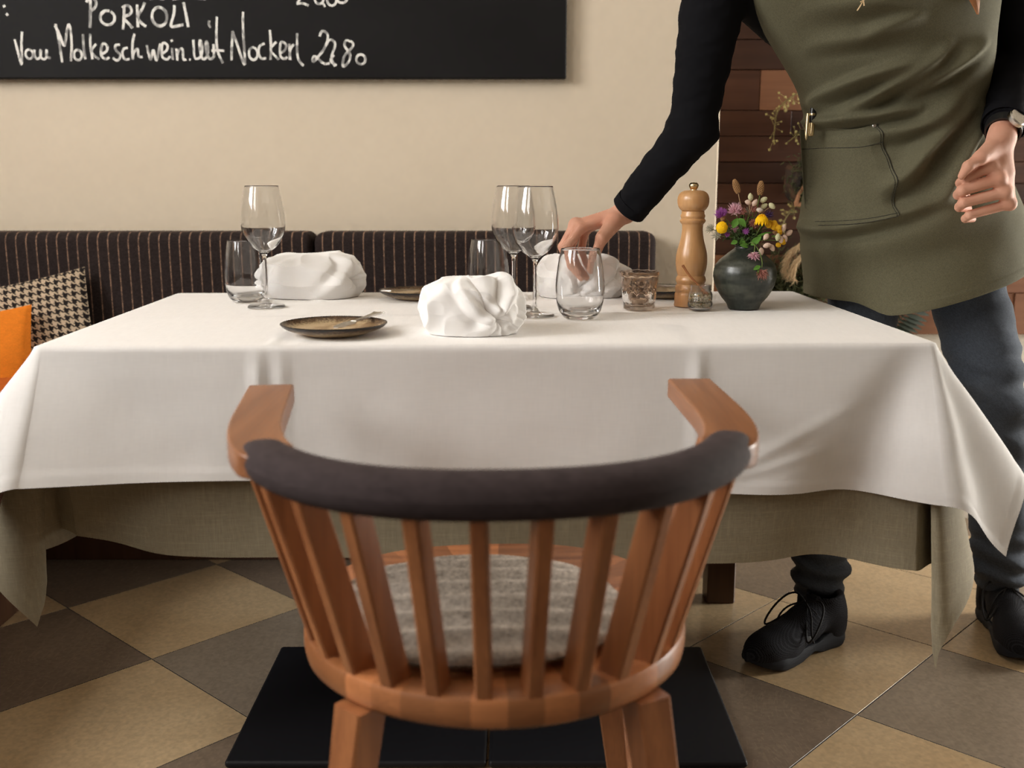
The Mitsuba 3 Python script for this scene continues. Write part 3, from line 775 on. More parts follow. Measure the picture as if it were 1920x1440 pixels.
# stoneware side plates with a small knife on each
def plate_glaze(cx, cy):
    def fn(p, n, uv):
        r = dr.sqrt(dr.square(p.x - cx) + dr.square(p.y - cy)) + .004 * (noise(p.x * 180, p.y * 180, p.z * 300) - .5)
        sp = noise(p.x * 420, p.y * 420, p.z * 420)
        base = mix([.46, .34, .20], [.25, .155, .075], smoothstep(.40, .70, fbm(p.x * 45, p.y * 45, p.z * 45)))
        base = mix(base, [.055, .028, .014], smoothstep(.068, .087, r + .012 * (sp - .5)))
        return mix(base, [.012, .009, .008], smoothstep(.0860, .0885, r))
    return fn
def plate(loc, label, n):
    prof = np.vstack([[(0, .001), (.052, .001), (.055, .0015)], smooth_prof([(.057, .003), (.075, .0085), (.087, .0150), (.0905, .0185)], 16), [(.0905, .0195), (.0890, .0200), (.0875, .0190)], smooth_prof([(.084, .0160), (.074, .0115), (.055, .0080), (0, .0072)], 20)])
    mat(f'm_plate_{n}', pr(mikit.proc(plate_glaze(*loc)), 0.30, specular=0.5))
    k = obj('side_plate', move(lathe(prof, 90), (*loc, Z0)), f'm_plate_{n}', smooth=40)
    tag(k, label, 'plate')
plate((-.304, 1.797), 'round brown stoneware side plate with dark rim at the front left of the table', 0)
plate((-.205, 2.352), 'round brown stoneware side plate at the back of the table, left of the middle glasses', 1)
plate((.336, 2.392), 'round brown stoneware side plate behind the pepper mill and tealight', 2)
def knife(a, b, label):
    """A small butter knife from blade tip a to handle end b (a flared tail)."""
    from shapely.geometry import Polygon
    up = [(0, .004), (.010, .0092), (.030, .0105), (.058, .0090), (.066, .0050), (.075, .0036), (.110, .0042), (.140, .0062), (.158, .0098), (.165, .0125)]
    pts = [(x, y) for x, y in curve(up, 40)]
    lo = [(x, -y) for x, y in pts[::-1]]
    pg = Polygon(pts + [(.162, 0)] + lo).buffer(0)
    bl = trimesh.creation.extrude_polygon(pg, .0016, engine='earcut')
    # thicker waist and handle
    hp = Polygon([(x, y) for x, y in pts if x > .062] + [(.162, 0)] + [(x, y) for x, y in lo if x > .062]).buffer(-.0009)
    hd = trimesh.creation.extrude_polygon(hp, .0036, engine='earcut'); hd.apply_translation([0, 0, -.001])
    a, b = np.array(a), np.array(b)
    x = (b - a) / np.linalg.norm(b - a); y = np.cross([0, 0, 1], x); y /= np.linalg.norm(y); z = np.cross(x, y)
    R = np.stack([x, y, z], 1)
    key = thing('butter_knife', label, 'knife')
    obj('blade', move(bl, a, R=R), 'm_steel', key, smooth=30)
    obj('handle', move(hd, a, R=R), 'm_steel', key, smooth=30)
knife((-.292, 1.742, Z0 + .0175), (-.240, 1.895, Z0 + .0235), 'small silver butter knife lying on the front left plate')
knife((-.215, 2.405, Z0 + .0130), (-.268, 2.250, Z0 + .0265), 'small silver butter knife resting on the rim of the back plate, its flared end up')
knife((.262, 2.425, Z0 + .0225), (.420, 2.385, Z0 + .0225), 'small silver butter knife on the plate behind the pepper mill')

# tealight holder in pressed rose glass
def tealight():
    key = thing('tealight_holder', 'rose tinted pressed glass tealight holder with diamond pattern', 'candle holder')
    n = 240
    prof = np.vstack([[(0, .004), (.022, .003)], smooth_prof([(.0270, .0006), (.0310, .0025), (.0330, .010), (.0375, .042), (.0402, .066), (.0408, .0745)], 70), smooth_prof([(.0404, .0780), (.0390, .0786), (.0376, .0770)], 6), smooth_prof([(.0372, .070), (.0345, .042), (.0305, .014), (.026, .0095), (0, .0088)], 36)])
    a = np.arange(n) / n * 2 * PI
    R, Zz = prof[:, :1] + 0 * a, prof[:, 1:2] + 0 * a
    u = a * 12 / (2 * PI) + 0 * R; v = Zz / .0165
    tri = lambda x: np.abs((x % 1) * 2 - 1)
    star = np.maximum(tri(u + v * .5), tri(u - v * .5)) * .6 + .4 * np.maximum(tri(v), tri(u))
    outer = (np.arange(len(prof)) > 3) & (np.arange(len(prof)) < 68)
    amp = np.where(outer, 1, 0)[:, None] * np.clip((Zz - .004) / .004, 0, 1) * np.clip((.0715 - Zz) / .004, 0, 1)
    R = R - .0030 * amp * star
    scal = (np.arange(len(prof)) >= 66) & (np.arange(len(prof)) < 78)
    Zz = Zz - .0012 * np.where(scal, 1, 0)[:, None] * np.abs(np.sin(a * 6))
    V = np.stack([R * np.cos(a), R * np.sin(a), Zz], -1).reshape(-1, 3)
    m = trimesh.Trimesh(V, grid_faces(len(prof), n, wrap_m=True)[:, ::-1], process=False)
    m.merge_vertices(digits_vertex=7); m.update_faces(m.nondegenerate_faces())
    if m.volume < 0:
        m.invert()
    obj('glass', move(m, (.258, 2.146, Z0)), 'm_rose_glass', key, smooth=25)
    return key
tealight()
mat('m_wax', pr([.80, .77, .72], .5)); mat('m_foil', {'type': 'roughconductor', 'specular_reflectance': rgb(.8, .78, .75), 'alpha': .2})
key = thing('tealight', 'small white tealight candle inside the rose glass holder', 'candle')
obj('cup', move(lathe([(0, 0), (.0185, 0), (.0190, .012), (.0182, .0122), (.0180, .0095), (0, .0095)], 40), (.258, 2.146, Z0 + .0098)), 'm_foil', key)
obj('wax', move(lathe([(0, 0), (.0175, 0), (.0175, .0012), (0, .0016)], 32), (.258, 2.146, Z0 + .0197)), 'm_wax', key)
obj('wick', tube([(.258, 2.146, Z0 + .021), (.2582, 2.1462, Z0 + .027)], .0006, 6), 'm_dark_wood', key)

# pepper mill
mat('m_beech', pr(mikit.proc(wood([.60, .345, .155], [.42, .205, .080], 2, 2.7, 0.75)), 0.28, specular=0.5, clearcoat=0.3, clearcoat_gloss=0.85))
mat('m_brass', {'type': 'roughconductor', 'specular_reflectance': rgb(.80, .62, .36), 'alpha': .18})
key = thing('pepper_mill', 'tall turned beech wood pepper mill with brass knob', 'pepper mill')
s = .000293
def zp(y):
    return (1030 - y) * s
body = [(0, .0003), (.0325, .0003), (.0338, .0015)] + [(r * s, zp(y)) for r, y in ((112, 1000), (112, 945), (108, 935), (104, 930), (104, 926), (108, 920), (109, 905), (105, 885), (97, 872), (99, 862), (106, 850), (106, 838), (100, 822), (94, 812))]
body += [tuple(q) for q in smooth_prof([(r * s, zp(y)) for r, y in ((96, 805), (104, 770), (110, 720), (108, 670), (98, 620), (84, 570), (75, 520), (72, 480), (74, 455))], 40)]
body += [(r * s, zp(y)) for r, y in ((78, 448), (86, 440), (90, 430), (90, 424), (84, 418), (80, 412), (84, 404), (86, 398), (84, 388), (80, 380), (80, 366), (78, 362))] + [(0, zp(362))]
head = [(0, zp(361)), (74 * s, zp(361))] + [tuple(q) for q in smooth_prof([(82 * s, zp(357)), (100 * s, zp(335)), (110 * s, zp(300)), (109 * s, zp(270)), (98 * s, zp(243)), (74 * s, zp(224)), (40 * s, zp(217))], 36)] + [(0, zp(216))]
knob = [(0, zp(217)), (22 * s, zp(217)), (21 * s, zp(212))] + [tuple(q) for q in smooth_prof([(24 * s, zp(207)), (32 * s, zp(193)), (32 * s, zp(178)), (22 * s, zp(166))], 20)] + [(0, zp(163))]
ML = (.372, 2.206, Z0)
RT = rotm(2.2, [0, 1, 0])
RT = np.eye(3)
for nm, pf, mt in (('body', body, 'm_beech'), ('head', head, 'm_beech'), ('knob', knob, 'm_brass')):
    obj(nm, move(lathe(pf, 72), ML, R=RT), mt, key, smooth=40)

# jar of herb salt with a wooden spoon
key = thing('spice_jar', 'tiny clear glass jar in front of the pepper mill', 'jar')
JL = (.379, 2.128, Z0)
jo = np.vstack([[(0, .001), (.018, .0006)], smooth_prof([(.0215, .0015), (.0238, .005), (.0240, .020), (.0240, .032), (.0225, .037), (.0202, .0395)], 24), [(.0200, .041), (.0216, .0422), (.0216, .0440), (.0202, .0452), (.0202, .0465), (.0218, .0478), (.0218, .0508), (.0208, .0520), (.0196, .0518)], smooth_prof([(.0186, .050), (.0184, .040), (.0215, .034), (.0221, .030), (.0221, .0085), (.0195, .0058), (0, .005)], 24)])
obj('glass', move(lathe(jo, 56), JL), 'm_glass', key, smooth=True)
rng = np.random.default_rng(5)
parts, cols = [], []
for i in range(1900):
    r = .0206 * math.sqrt(rng.random()); a = rng.random() * 2 * PI; z = .0072 + .0262 * rng.random()
    if i > 900:
        r = .0185 + .0023 * rng.random()
    m = trimesh.creation.icosahedron(); sc = rng.uniform(.0005, .0015, 3); m.apply_scale(sc)
    m.apply_transform(trimesh.transformations.random_rotation_matrix(rng.random(3)))
    m.apply_translation([r * math.cos(a), r * math.sin(a), z]); parts.append(m)
    c = [[.72, .66, .55], [.30, .28, .12], [.17, .15, .07], [.60, .50, .33], [.72, .33, .03], [.42, .38, .30]][rng.choice(6, p=[.40, .17, .12, .19, .03, .09])]
    cols += [c] * len(m.vertices)
mat('m_herbs', pr({'type': 'mesh_attribute', 'name': 'vertex_color'}, .8))
k = obj('herb_salt', move(cat(parts), JL), 'm_herbs', smooth=False, color=np.array(cols)); tag(k, 'coarse salt with dried herbs filling the small jar', 'herb salt', kind='stuff')
mat('m_spoon', pr(mikit.proc(wood([.42, .17, .06], [.27, .095, .034], 2, 5.5)), .45))
sp = curve([(.394, 2.122, Z0 + .028), (.372, 2.120, Z0 + .053), (.354, 2.119, Z0 + .072), (.340, 2.118, Z0 + .092)], 24)
k = obj('wooden_spoon', tube(sp, np.interp(np.linspace(0, 1, 24), [0, .15, .3, .85, 1], [.004, .0045, .0019, .0022, .0027]), 10), 'm_spoon'); tag(k, 'thin reddish wooden spoon stick leaning in the small jar', 'spoon')

# vase and flowers
def vase_glaze(p, n, uv):
    a = fbm(p.x * 22, p.y * 22, p.z * 60, 3)
    b = noise(p.x * 300, p.y * 300, p.z * 120)
    c = mix([.020, .025, .020], [.055, .060, .047], smoothstep(.35, .75, a)) * (.8 + .4 * b)
    zz = (p.z - .7412)
    band = smoothstep(.020, .030, zz) * (1 - smoothstep(.030, .048, zz))
    return mix(c, [.100, .105, .078], .55 * band * smoothstep(.42, .65, noise(p.x * 40, p.y * 40, p.z * 30)))
mat('m_vase', pr(mikit.proc(vase_glaze), .30, specular=.55))
s = .000199
def zv(y):
    return (1345 - y) * s
VL = (.4745, 2.163, Z0)
vo = [(0, .0006), (.0295, .0003)] + [tuple(q) for q in smooth_prof([(157 * s, zv(1340)), (168 * s, zv(1310)), (228 * s, zv(1230)), (286 * s, zv(1130)), (317 * s, zv(1030)), (315 * s, zv(950)), (301 * s, zv(898))], 40)]
vo += [tuple(q) for q in smooth_prof([(295 * s, zv(888)), (262 * s, zv(848)), (205 * s, zv(800)), (145 * s, zv(752)), (112 * s, zv(722)), (110 * s, zv(708)), (118 * s, zv(696))], 30)]
vi = [tuple(q) for q in smooth_prof([(110 * s, zv(694)), (98 * s, zv(712)), (140 * s, zv(775)), (255 * s, zv(880)), (290 * s, zv(1030)), (200 * s, zv(1230)), (0, zv(1315))], 30)]
k = obj('vase', move(lathe(vo + vi, 96), VL), 'm_vase', smooth=45); tag(k, 'small dark green glazed round vase holding meadow flowers', 'vase')
def fmat(key, c, rough=.7, **k):
    mat(key, pr(c, rough, specular=.2, **k))
for n_, c in dict(stem=[.12, .17, .045], drystem=[.35, .24, .14], leaf=[.085, .20, .030], purple=[.34, .10, .36], pink=[.62, .36, .42], brownpink=[.33, .145, .115], yellow=[.86, .50, .006], gold=[.72, .42, .02], pod=[.62, .46, .36], podgreen=[.52, .50, .30], seed=[.34, .19, .085], dark=[.055, .03, .085], grey=[.36, .34, .26], white=[.66, .60, .52]).items():
    fmat('m_fl_' + n_, c)
def fp(zx, zy, dy=0.0):
    """A point of the bouquet; measures in fifths of a millimetre beside and above the vase's foot."""
    return np.array([VL[0] + (zx - 472) * s, VL[1] + dy, Z0 + (1345 - zy) * s])
MOUTH = np.array([VL[0], VL[1], Z0 + zv(700)])
frng = np.random.default_rng(21)
def stem(key, top, r=.0011, m='m_fl_stem', bend=.5):
    g = MOUTH + np.array([frng.uniform(-.013, .013), frng.uniform(-.012, .012), 0])
    lo = MOUTH + (MOUTH - g) * .5 + [0, 0, -.045]
    top = np.array(top)
    mid = g + (top - g) * .5 + [0, 0, .012 * bend]
    obj('stem', tube(curve([lo, g, mid, top], 16), r, 6), m, key)
def frame(d):
    d = np.array(d, float); d /= np.linalg.norm(d)
    x = np.cross(d, [0, 1, 0.3]); x /= np.linalg.norm(x); y = np.cross(d, x)
    return np.stack([x, y, d], 1)
def florets(c, axis, r, ln, n, w, up=.35, seed=0, spread=1.9, curl=0.0):
    """Many narrow pointed florets around an axis."""
    g = np.random.default_rng(seed); F = frame(axis); out = []
    for i in range(n):
        t = (i + .5) / n
        th = math.acos(1 - t * (1 - math.cos(spread))); ph = i * 2.39996 + g.uniform(-.2, .2)
        d = F @ np.array([math.sin(th) * math.cos(ph), math.sin(th) * math.sin(ph), math.cos(th)])
        L = ln * g.uniform(.75, 1.1)
        a = np.array(c) + d * r; b = a + d * L * .6 + F[:, 2] * up * L * .3; e = a + d * L + F[:, 2] * (up - curl) * L * .6
        out.append(tube([a, b, e], [w, w * 1.1, w * .25], 5))
    return cat(out)
def leaf_mesh(a, d, L, w, nrm=(0, -1, .4), fold=.25):
    a, d = np.array(a, float), np.array(d, float); d /= np.linalg.norm(d)
    n_ = np.array(nrm, float); n_ -= d * (n_ @ d); n_ /= np.linalg.norm(n_); x = np.cross(n_, d)
    t = np.linspace(0, 1, 12); V = []
    for q in t:
        hw = w * math.sin(PI * min(1, q * .96 + .03)) ** .8 * (1 - .25 * q)
        for sgn in (-1, -.5, 0, .5, 1):
            V.append(a + d * L * q + x * hw * sgn + n_ * (abs(sgn) * hw * fold - .18 * L * q * q) )
    V = np.array(V); f = grid_faces(12, 5)
    U = V - n_ * .0003
    return trimesh.Trimesh(np.vstack([V, U]), np.vstack([f, f[:, ::-1] + len(V)]), process=False)
def flower(name, label, kind, group=None):
    return thing(name, label, kind, group)
def ball_cluster(c, r, rad, n, seed, sq=(1, 1, 1)):
    g = np.random.default_rng(seed); out = []
    for i in range(n):
        t = (i + .5) / n; th = math.acos(1 - 2 * t); ph = i * 2.39996
        d = np.array([math.sin(th) * math.cos(ph), math.sin(th) * math.sin(ph), math.cos(th)])
        out.append(blob(np.array(c) + d * rad * np.array(sq) * g.uniform(.85, 1), r * g.uniform(.8, 1.2), 0))
    return cat(out)
# plantain stalks
for (zx, zy, ax, lab) in ((350, 112, (-.35, 0, 1), 'brown plantain seed head on a bare stalk, tilted left'), (595, 130, (.05, 0, 1), 'brown plantain seed head standing upright at the top right of the bouquet')):
    key = flower('plantain_stalk', lab, 'flower')
    c = fp(zx, zy); ax = np.array(ax) / np.linalg.norm(ax)
    stem(key, c - ax * .012, .0009, 'm_fl_drystem' if zx < 400 else 'm_fl_stem', .2)
    out = []
    for i in range(110):
        t = i / 109; a = i * 2.39996; rr = .0058 * math.sin(PI * (.12 + .84 * t)) ** .6
        F = frame(ax); p = c + ax * (-.0125 + .027 * t) + F[:, 0] * rr * math.cos(a) + F[:, 1] * rr * math.sin(a)
        out.append(blob(p, .0017, 0))
    obj('seed_head', cat(out), 'm_fl_seed', key, smooth=False)
# knapweed
key = flower('knapweed_flower', 'spiky purple knapweed flower at the left of the bouquet', 'flower'); c = fp(205, 400, -.012)
stem(key, c, .001); obj('petals', florets(c, (-.5, -.45, .9), .003, .0125, 85, .0006, .5, 3, 1.5), 'm_fl_purple', key, smooth=False); obj('bud', blob(c - np.array([-.002, -.002, .005]), (.0052, .0052, .007)), 'm_fl_seed', key)
# clovers
for (zx, zy, dy, ax, m_, lab, R_) in ((335, 345, -.012, (-.1, -.3, 1), 'pink', 'large pale pink clover flower with green leaves below', .0145), (508, 800, -.040, (0, -.6, -1), 'pink', 'drooping pink and white clover hanging over the vase mouth', .0115), (570, 965, -.058, (.1, -.4, -1), 'brownpink', 'withered brownish clover hanging lowest in front of the vase', .0125), (525, 480, -.015, (.2, -.6, .6), 'brownpink', 'small brown clover in the middle of the bouquet', .0085)):
    key = flower('clover_flower', lab, 'flower'); c = fp(zx, zy, dy); ax = np.array(ax) / np.linalg.norm(ax)
    if zy > 700:
        pts = [MOUTH + [0, 0, -.02], MOUTH + [.004, -.016, .006], c + [0.002, .004, .022], c - ax * .004]
        obj('stem', tube(curve(pts, 18), .0010, 6), 'm_fl_stem', key)
    else:
        stem(key, c - ax * .006)
    obj('florets', florets(c - ax * .003, ax, .003, R_, 75, .00085, .55, zx, 2.1), 'm_fl_' + m_, key, smooth=False)
    obj('base', ball_cluster(c - ax * .004, .0022, .0042, 30, zy), 'm_fl_brownpink' if m_ == 'brownpink' else 'm_fl_white', key, smooth=False)
    if zx == 335:
        for a, d in ((fp(355, 425, -.022), (-.45, -.3, -.75)), (fp(362, 425, -.022), (.55, -.3, -.6)), (fp(350, 430, -.012), (-.2, .3, -.6))):
            obj('leaf', leaf_mesh(a, d, .022, .0075), 'm_fl_leaf', key, smooth=True)
    if zx == 570:
        obj('leaf', leaf_mesh(c + [-.003, -.003, .016], (-.8, -.3, -.35), .016, .005), 'm_fl_leaf', key, smooth=True)
        obj('leaf', leaf_mesh(c + [-.006, -.003, .013], (-.2, -.3, -.9), .016, .0022), 'm_fl_leaf', key, smooth=True)
# yellow buttons
key = flower('yellow_button_flower', 'round bright yellow button flower at the far left of the bouquet', 'flower'); c = fp(197, 515, -.022)
stem(key, c + [.002, .003, -.004]); obj('head', cat([blob(c, (.0112, .0098, .0118), 3), ball_cluster(c, .0012, .0112, 260, 4, (1, .88, 1.05))]), 'm_fl_yellow', key, smooth=40)
key = flower('yellow_button_flower', 'yellow daisy-like flower with drooping petals in the middle of the bouquet', 'flower'); c = fp(590, 450, -.026)
stem(key, c + [0, .002, -.010]); hm = lathe([(0, -.002), (.010, -.003), (.0128, -.001), (.0126, .004), (.009, .0085), (.004, .0105), (0, .0108)], 30)
obj('head', cat([move(hm, c), florets(c + np.array([0, 0, .0035]), (0, 0, 1), .0085, .0022, 110, .0009, .2, 8, 1.7)]), 'm_fl_yellow', key, smooth=30)
pet = []
for i in range(13):
    a = i / 13 * 2 * PI + .2
    pet.append(leaf_mesh(c + np.array([.011 * math.cos(a), .011 * math.sin(a), .001]), (math.cos(a) * .5, math.sin(a) * .5, -1), .0088 if i % 3 else .011, .0030, (math.cos(a), math.sin(a), .3)))
obj('petals', cat(pet), 'm_fl_yellow', key, smooth=True)
# goldenrod
for (pts, lab) in (([(680, 470), (700, 500), (720, 515), (668, 495), (700, 470), (655, 478)], 'sprig of tiny golden flowers right of the yellow daisy'), ([(740, 490), (765, 515), (780, 545), (752, 530), (735, 470), (790, 565), (800, 520)], 'sprig of tiny golden flowers above the pale pods at the right'), ([(810, 650), (835, 665), (780, 690), (845, 630)], 'low golden sprig at the lower right of the bouquet')):
    key = flower('goldenrod_sprig', lab, 'flower'); q = [fp(x, y, frng.uniform(-.024, -.008)) for x, y in pts]
    stem(key, q[0], .0009)
    obj('blossom', cat([ball_cluster(c, .0019, .0042, 34, i) for i, c in enumerate(q)]), 'm_fl_gold', key, smooth=False)
    obj('twig', cat([tube([q[0] + [0, .003, -.004], c], .0005, 5) for c in q[1:]]), 'm_fl_stem', key)
# bladder campion pods
def pod(c, ax, L, r):
    prof = [(0, -L * .5)] + [tuple(x) for x in smooth_prof([(r * .35, -L * .47), (r * .95, -L * .18), (r, .05 * L), (r * .72, L * .32), (r * .42, L * .45)], 14)] + [(r * .3, L * .5), (0, L * .42)]
    return move(lathe(prof, 14), c, R=frame(ax))
SPR = [([(470, 212, -.2, 1), (462, 266, -1, .3), (518, 268, .4, .8)], 'pale campion pods standing up in the middle of the bouquet', 'pod'),
       ([(820, 520, .3, 1), (890, 570, .7, .7), (795, 632, .2, -1), (845, 622, .3, -1), (757, 608, -.2, -1)], 'cluster of pale pinkish campion pods at the right edge of the bouquet', 'pod'),
       ([(640, 605, -.5, -.6), (650, 692, .7, .3), (600, 752, 0, -1), (712, 716, .5, -1)], 'hanging pale campion pods at the lower right, above the vase shoulder', 'pod'),
       ([(578, 342, -1, .2), (622, 304, .5, .4), (612, 240, .8, .6), (690, 300, .6, -.6)], 'whitish campion flowers below the upright plantain head', 'white')]
for i, (pts, lab, m_) in enumerate(SPR):
    key = flower('campion_sprig', lab, 'flower')
    q = [fp(x, y, frng.uniform(-.028, -.008)) for x, y, _, _ in pts]
    root = np.mean(q, 0) * .7 + MOUTH * .3 + [0, .004, 0]
    stem(key, root, .0010)
    for c, (_, _, ax, az) in zip(q, pts):
        obj('pod', pod(c, (ax, -.25, az), .0155, .0052), 'm_fl_' + (m_ if frng.random() < .75 else 'podgreen'), key, smooth=40)
    obj('twig', cat([tube([root, (root + c) / 2 + [0, 0, .003], c], .0006, 5) for c in q]), 'm_fl_drystem', key)
# fillers
for (zx, zy, r_, m_, lab) in ((668, 392, .0065, 'dark', 'small dark violet flower head right of the yellow daisy'), (405, 362, .0060, 'brownpink', 'dull brownish bud right of the large clover'), (478, 372, .0062, 'grey', 'greyish seed head in the upper middle'), (345, 545, .0062, 'pink', 'small mauve floret under the clover leaves'), (445, 560, .005, 'purple', 'little violet floret deep in the bouquet'), (270, 590, .0040, 'purple', 'tiny lilac floret below the yellow button'), (600, 640, .0065, 'brownpink', 'dried brown floret cluster above the vase mouth'), (520, 340, .006, 'brownpink', 'reddish brown bud below the upright pods'), (170, 600, .0075, 'grey', 'grey silvery leaf tuft at the lower left'), (108, 535, .0065, 'grey', 'grey grass-like tuft at the far left'), (745, 560, .006, 'seed', 'brown seed cluster among the golden sprigs'), (560, 540, .006, 'seed', 'brown seed cluster under the yellow daisy')):
    key = flower('meadow_floret', lab, 'flower'); c = fp(zx, zy, frng.uniform(-.018, .006))
    stem(key, c, .0008); obj('head', cat([ball_cluster(c, .0018, r_ * .6, 24, zx), florets(c, (c - MOUTH) + [0, -.01, .01], r_ * .5, r_ * 1.3, 34, .0006, .3, zy, 2.0)]), 'm_fl_' + m_, key, smooth=False)
for (zx, zy, d, L, w, lab) in ((500, 690, (.75, -.3, .75), .026, .0075, 'broad pointed green leaf above the vase mouth'), (410, 690, (-.1, -.4, .8), .014, .007, 'short green leaf at the left of the vase mouth'), (480, 700, (-.9, -.4, .15), .020, .006, 'small green leaf lying on the vase mouth'), (360, 650, (-.8, -.2, -.3), .014, .0055, 'small drooping green leaf left of the vase mouth'), (560, 600, (.9, 0, .3), .03, .003, 'narrow dark green leaf pointing right'), (700, 600, (.9, .1, -.1), .026, .0026, 'narrow green leaf behind the pale pods')):
    k = obj('green_leaf', leaf_mesh(fp(zx, zy, -.020), d, L, w), 'm_fl_leaf', smooth=True); tag(k, lab, 'leaf')

k = thing('meadow_greens', 'thin dark green stems and small leaves filling the bouquet', 'greenery', kind='stuff')
gr = []
for i in range(95):
    g0 = MOUTH + np.array([frng.uniform(-.013, .013), frng.uniform(-.012, .012), -.012])
    a_ = frng.uniform(-1.15, 1.15); L = frng.uniform(.018, .062) * (1 - .25 * abs(a_))
    tip = MOUTH + np.array([math.sin(a_) * L * 1.15, frng.uniform(-.022, .02), math.cos(a_) * L])
    c = curve([g0, (g0 + tip) / 2 + [0, 0, .006], tip], 10)
    gr.append(tube(c, .0006, 5))
    for q in (5, 7, 9):
        gr.append(leaf_mesh(c[q], (frng.normal(0, .7), frng.normal(-.2, .4), frng.normal(.4, .5)), frng.uniform(.006, .015), frng.uniform(.0012, .0030)))
mat('m_greens', pr([.052, .085, .028], .75, specular=.2))
scene[k] = mikit.ply(cat(gr), 'm_greens', smooth=False)
# ---------------------------------------------------------------- the waiter
def at(px, py, y):
    """The point at depth y that the photograph shows at pixel (px, py)."""
    a = math.radians(10.9); X, Zc = px - 960, 720 - py
    d = np.array([X, 1987 * math.cos(a) + Zc * math.sin(a), -1987 * math.sin(a) + Zc * math.cos(a)])
    return np.array([0, 0, 1.0]) + d * (y / d[1])
def denim(p, n, uv):
    tw = noise((p.x + p.z) * 700, (p.x - p.z) * 260, p.y * 300)
    wear = smoothstep(.45, .8, fbm(p.x * 14, p.y * 14, p.z * 9, 3))
    return mix([.025, .030, .040], [.085, .101, .128], dr.clip(.25 + .45 * tw + .35 * wear, 0, 1))
mat('m_jeans', pr(mikit.proc(denim), .9, specular=.15, sheen=.2))
mat('m_shirt', pr(mikit.proc(felt([.0050, .0050, .0065], .5)), .9, specular=.12, sheen=.1))
def twill(p, n, uv):
    t = noise(p.x * 800, p.z * 800, p.y * 500); g = fbm(p.x * 7, p.y * 7, p.z * 7, 3)
    return mix([.075, .071, .044], [.138, .127, .080], dr.clip(.55 * t + .5 * g, 0, 1))
mat('m_apron', pr(mikit.proc(twill), .9, specular=.15, sheen=.25))
mat('m_stitch', pr([.030, .029, .020], .9))
def skin_fn(p, n, uv):
    return mix([.64, .36, .255], [.55, .25, .165], fbm(p.x * 38, p.y * 38, p.z * 38, 3))
mat('m_skin', pr(mikit.proc(skin_fn), .58, specular=.35, sheen=.1))
mat('m_hair', pr([.035, .02, .012], .5))
mat('m_eye', pr([.75, .72, .68], .25))
mat('m_leather', pr([.36, .15, .055], .5))
mat('m_straw', pr([.62, .44, .24], .7))
mat('m_shoe_sole', pr([.014, .016, .021], .7, specular=.2))
def mesh_upper(p, n, uv):
    c = dr.maximum(dr.abs(dr.sin((p.x + p.y) * 620)), dr.abs(dr.sin((p.z * 1.2 + p.x - p.y) * 620)))
    return mix([.004, .004, .0055], [.026, .027, .033], smoothstep(.75, 1.0, c))
mat('m_shoe_mesh', pr(mikit.proc(mesh_upper), .85, specular=.14))
mat('m_lace', pr([.006, .006, .008], .8)); mat('m_shoe_shine', pr([.018, .020, .025], .45, specular=.5))
mat('m_gold', {'type': 'roughconductor', 'specular_reflectance': rgb(.86, .70, .42), 'alpha': .15})
mat('m_black_plastic', pr([.012, .012, .012], .3, specular=.5))

pe = thing('person', 'waiter in black shirt, olive apron and jeans reaching over the table', 'person')

# hands: joints placed by eye, a capsule to each bone
HR = dict(w=at(1176, 396, 2.31), cm=at(1150, 412, 2.275),
    f=[[at(1088, 428, 2.285), at(1060, 466, 2.275), at(1068, 493, 2.272), at(1084, 512, 2.272)],
       [at(1079, 420, 2.305), at(1055, 463, 2.298), at(1068, 498, 2.292), at(1090, 521, 2.288)],
       [at(1084, 424, 2.325), at(1069, 470, 2.320), at(1083, 501, 2.312), at(1101, 521, 2.304)],
       [at(1097, 431, 2.343), at(1090, 470, 2.338), at(1100, 494, 2.330), at(1111, 510, 2.322)]],
    t=[at(1152, 412, 2.280), at(1129, 446, 2.255), at(1116, 478, 2.258), at(1107, 506, 2.268)], k=1.07)
HL = dict(w=at(1880, 250, 2.095), cm=at(1848, 285, 2.085),
    f=[[at(1858, 312, 2.068), at(1809, 335, 2.068), at(1801, 343, 2.094), at(1814, 347, 2.114)],
       [at(1872, 336, 2.062), at(1804, 357, 2.062), at(1797, 365, 2.090), at(1812, 370, 2.112)],
       [at(1884, 360, 2.064), at(1806, 380, 2.064), at(1799, 388, 2.092), at(1815, 391, 2.112)],
       [at(1894, 382, 2.072), at(1818, 403, 2.072), at(1810, 410, 2.096), at(1824, 411, 2.112)]],
    t=[at(1868, 282, 2.080), at(1838, 296, 2.052), at(1815, 312, 2.044), at(1803, 330, 2.050)], k=1.12)
def hand_sdf(H, palm_n):
    fr = np.array([.0098, .0102, .0096, .0084]) * H.get('k', 1.0)
    def fn(p):
        w = H['w']; M = [f[0] for f in H['f']]
        palm = smin([capsule(p, w + (m - w) * .12, m, .0185 if k < 2 else .017, .0112, (palm_n, 1.25)) for k, m in enumerate(M)]
                    + [capsule(p, M[k], M[k + 1], .0105, .0105) for k in range(3)]
                    + [capsule(p, (w * .6 + M[0] * .4), (w * .45 + M[3] * .55), .015, .014, (palm_n, 1.2))], .010)
        th = H['t']
        palm = smin([palm, capsule(p, w * .75 + th[0] * .25, th[1], .0185, .0128)], .014)
        d = palm
        for f, r in zip(H['f'], fr):
            q = smin([capsule(p, f[0], f[1], r + .0008, r - .0006), capsule(p, f[1], f[2], r - .0004, r - .0016), capsule(p, f[2], f[3], r - .0014, r - .0030)], .003)
            d = np.minimum(d, smin([palm, q], .007))
        q = smin([capsule(p, th[0], th[1], .0150, .0118), capsule(p, th[1], th[2], .0115, .0104), capsule(p, th[2], th[3], .0104, .0072)], .004)
        return np.minimum(d, smin([palm, q], .008))
    return fn
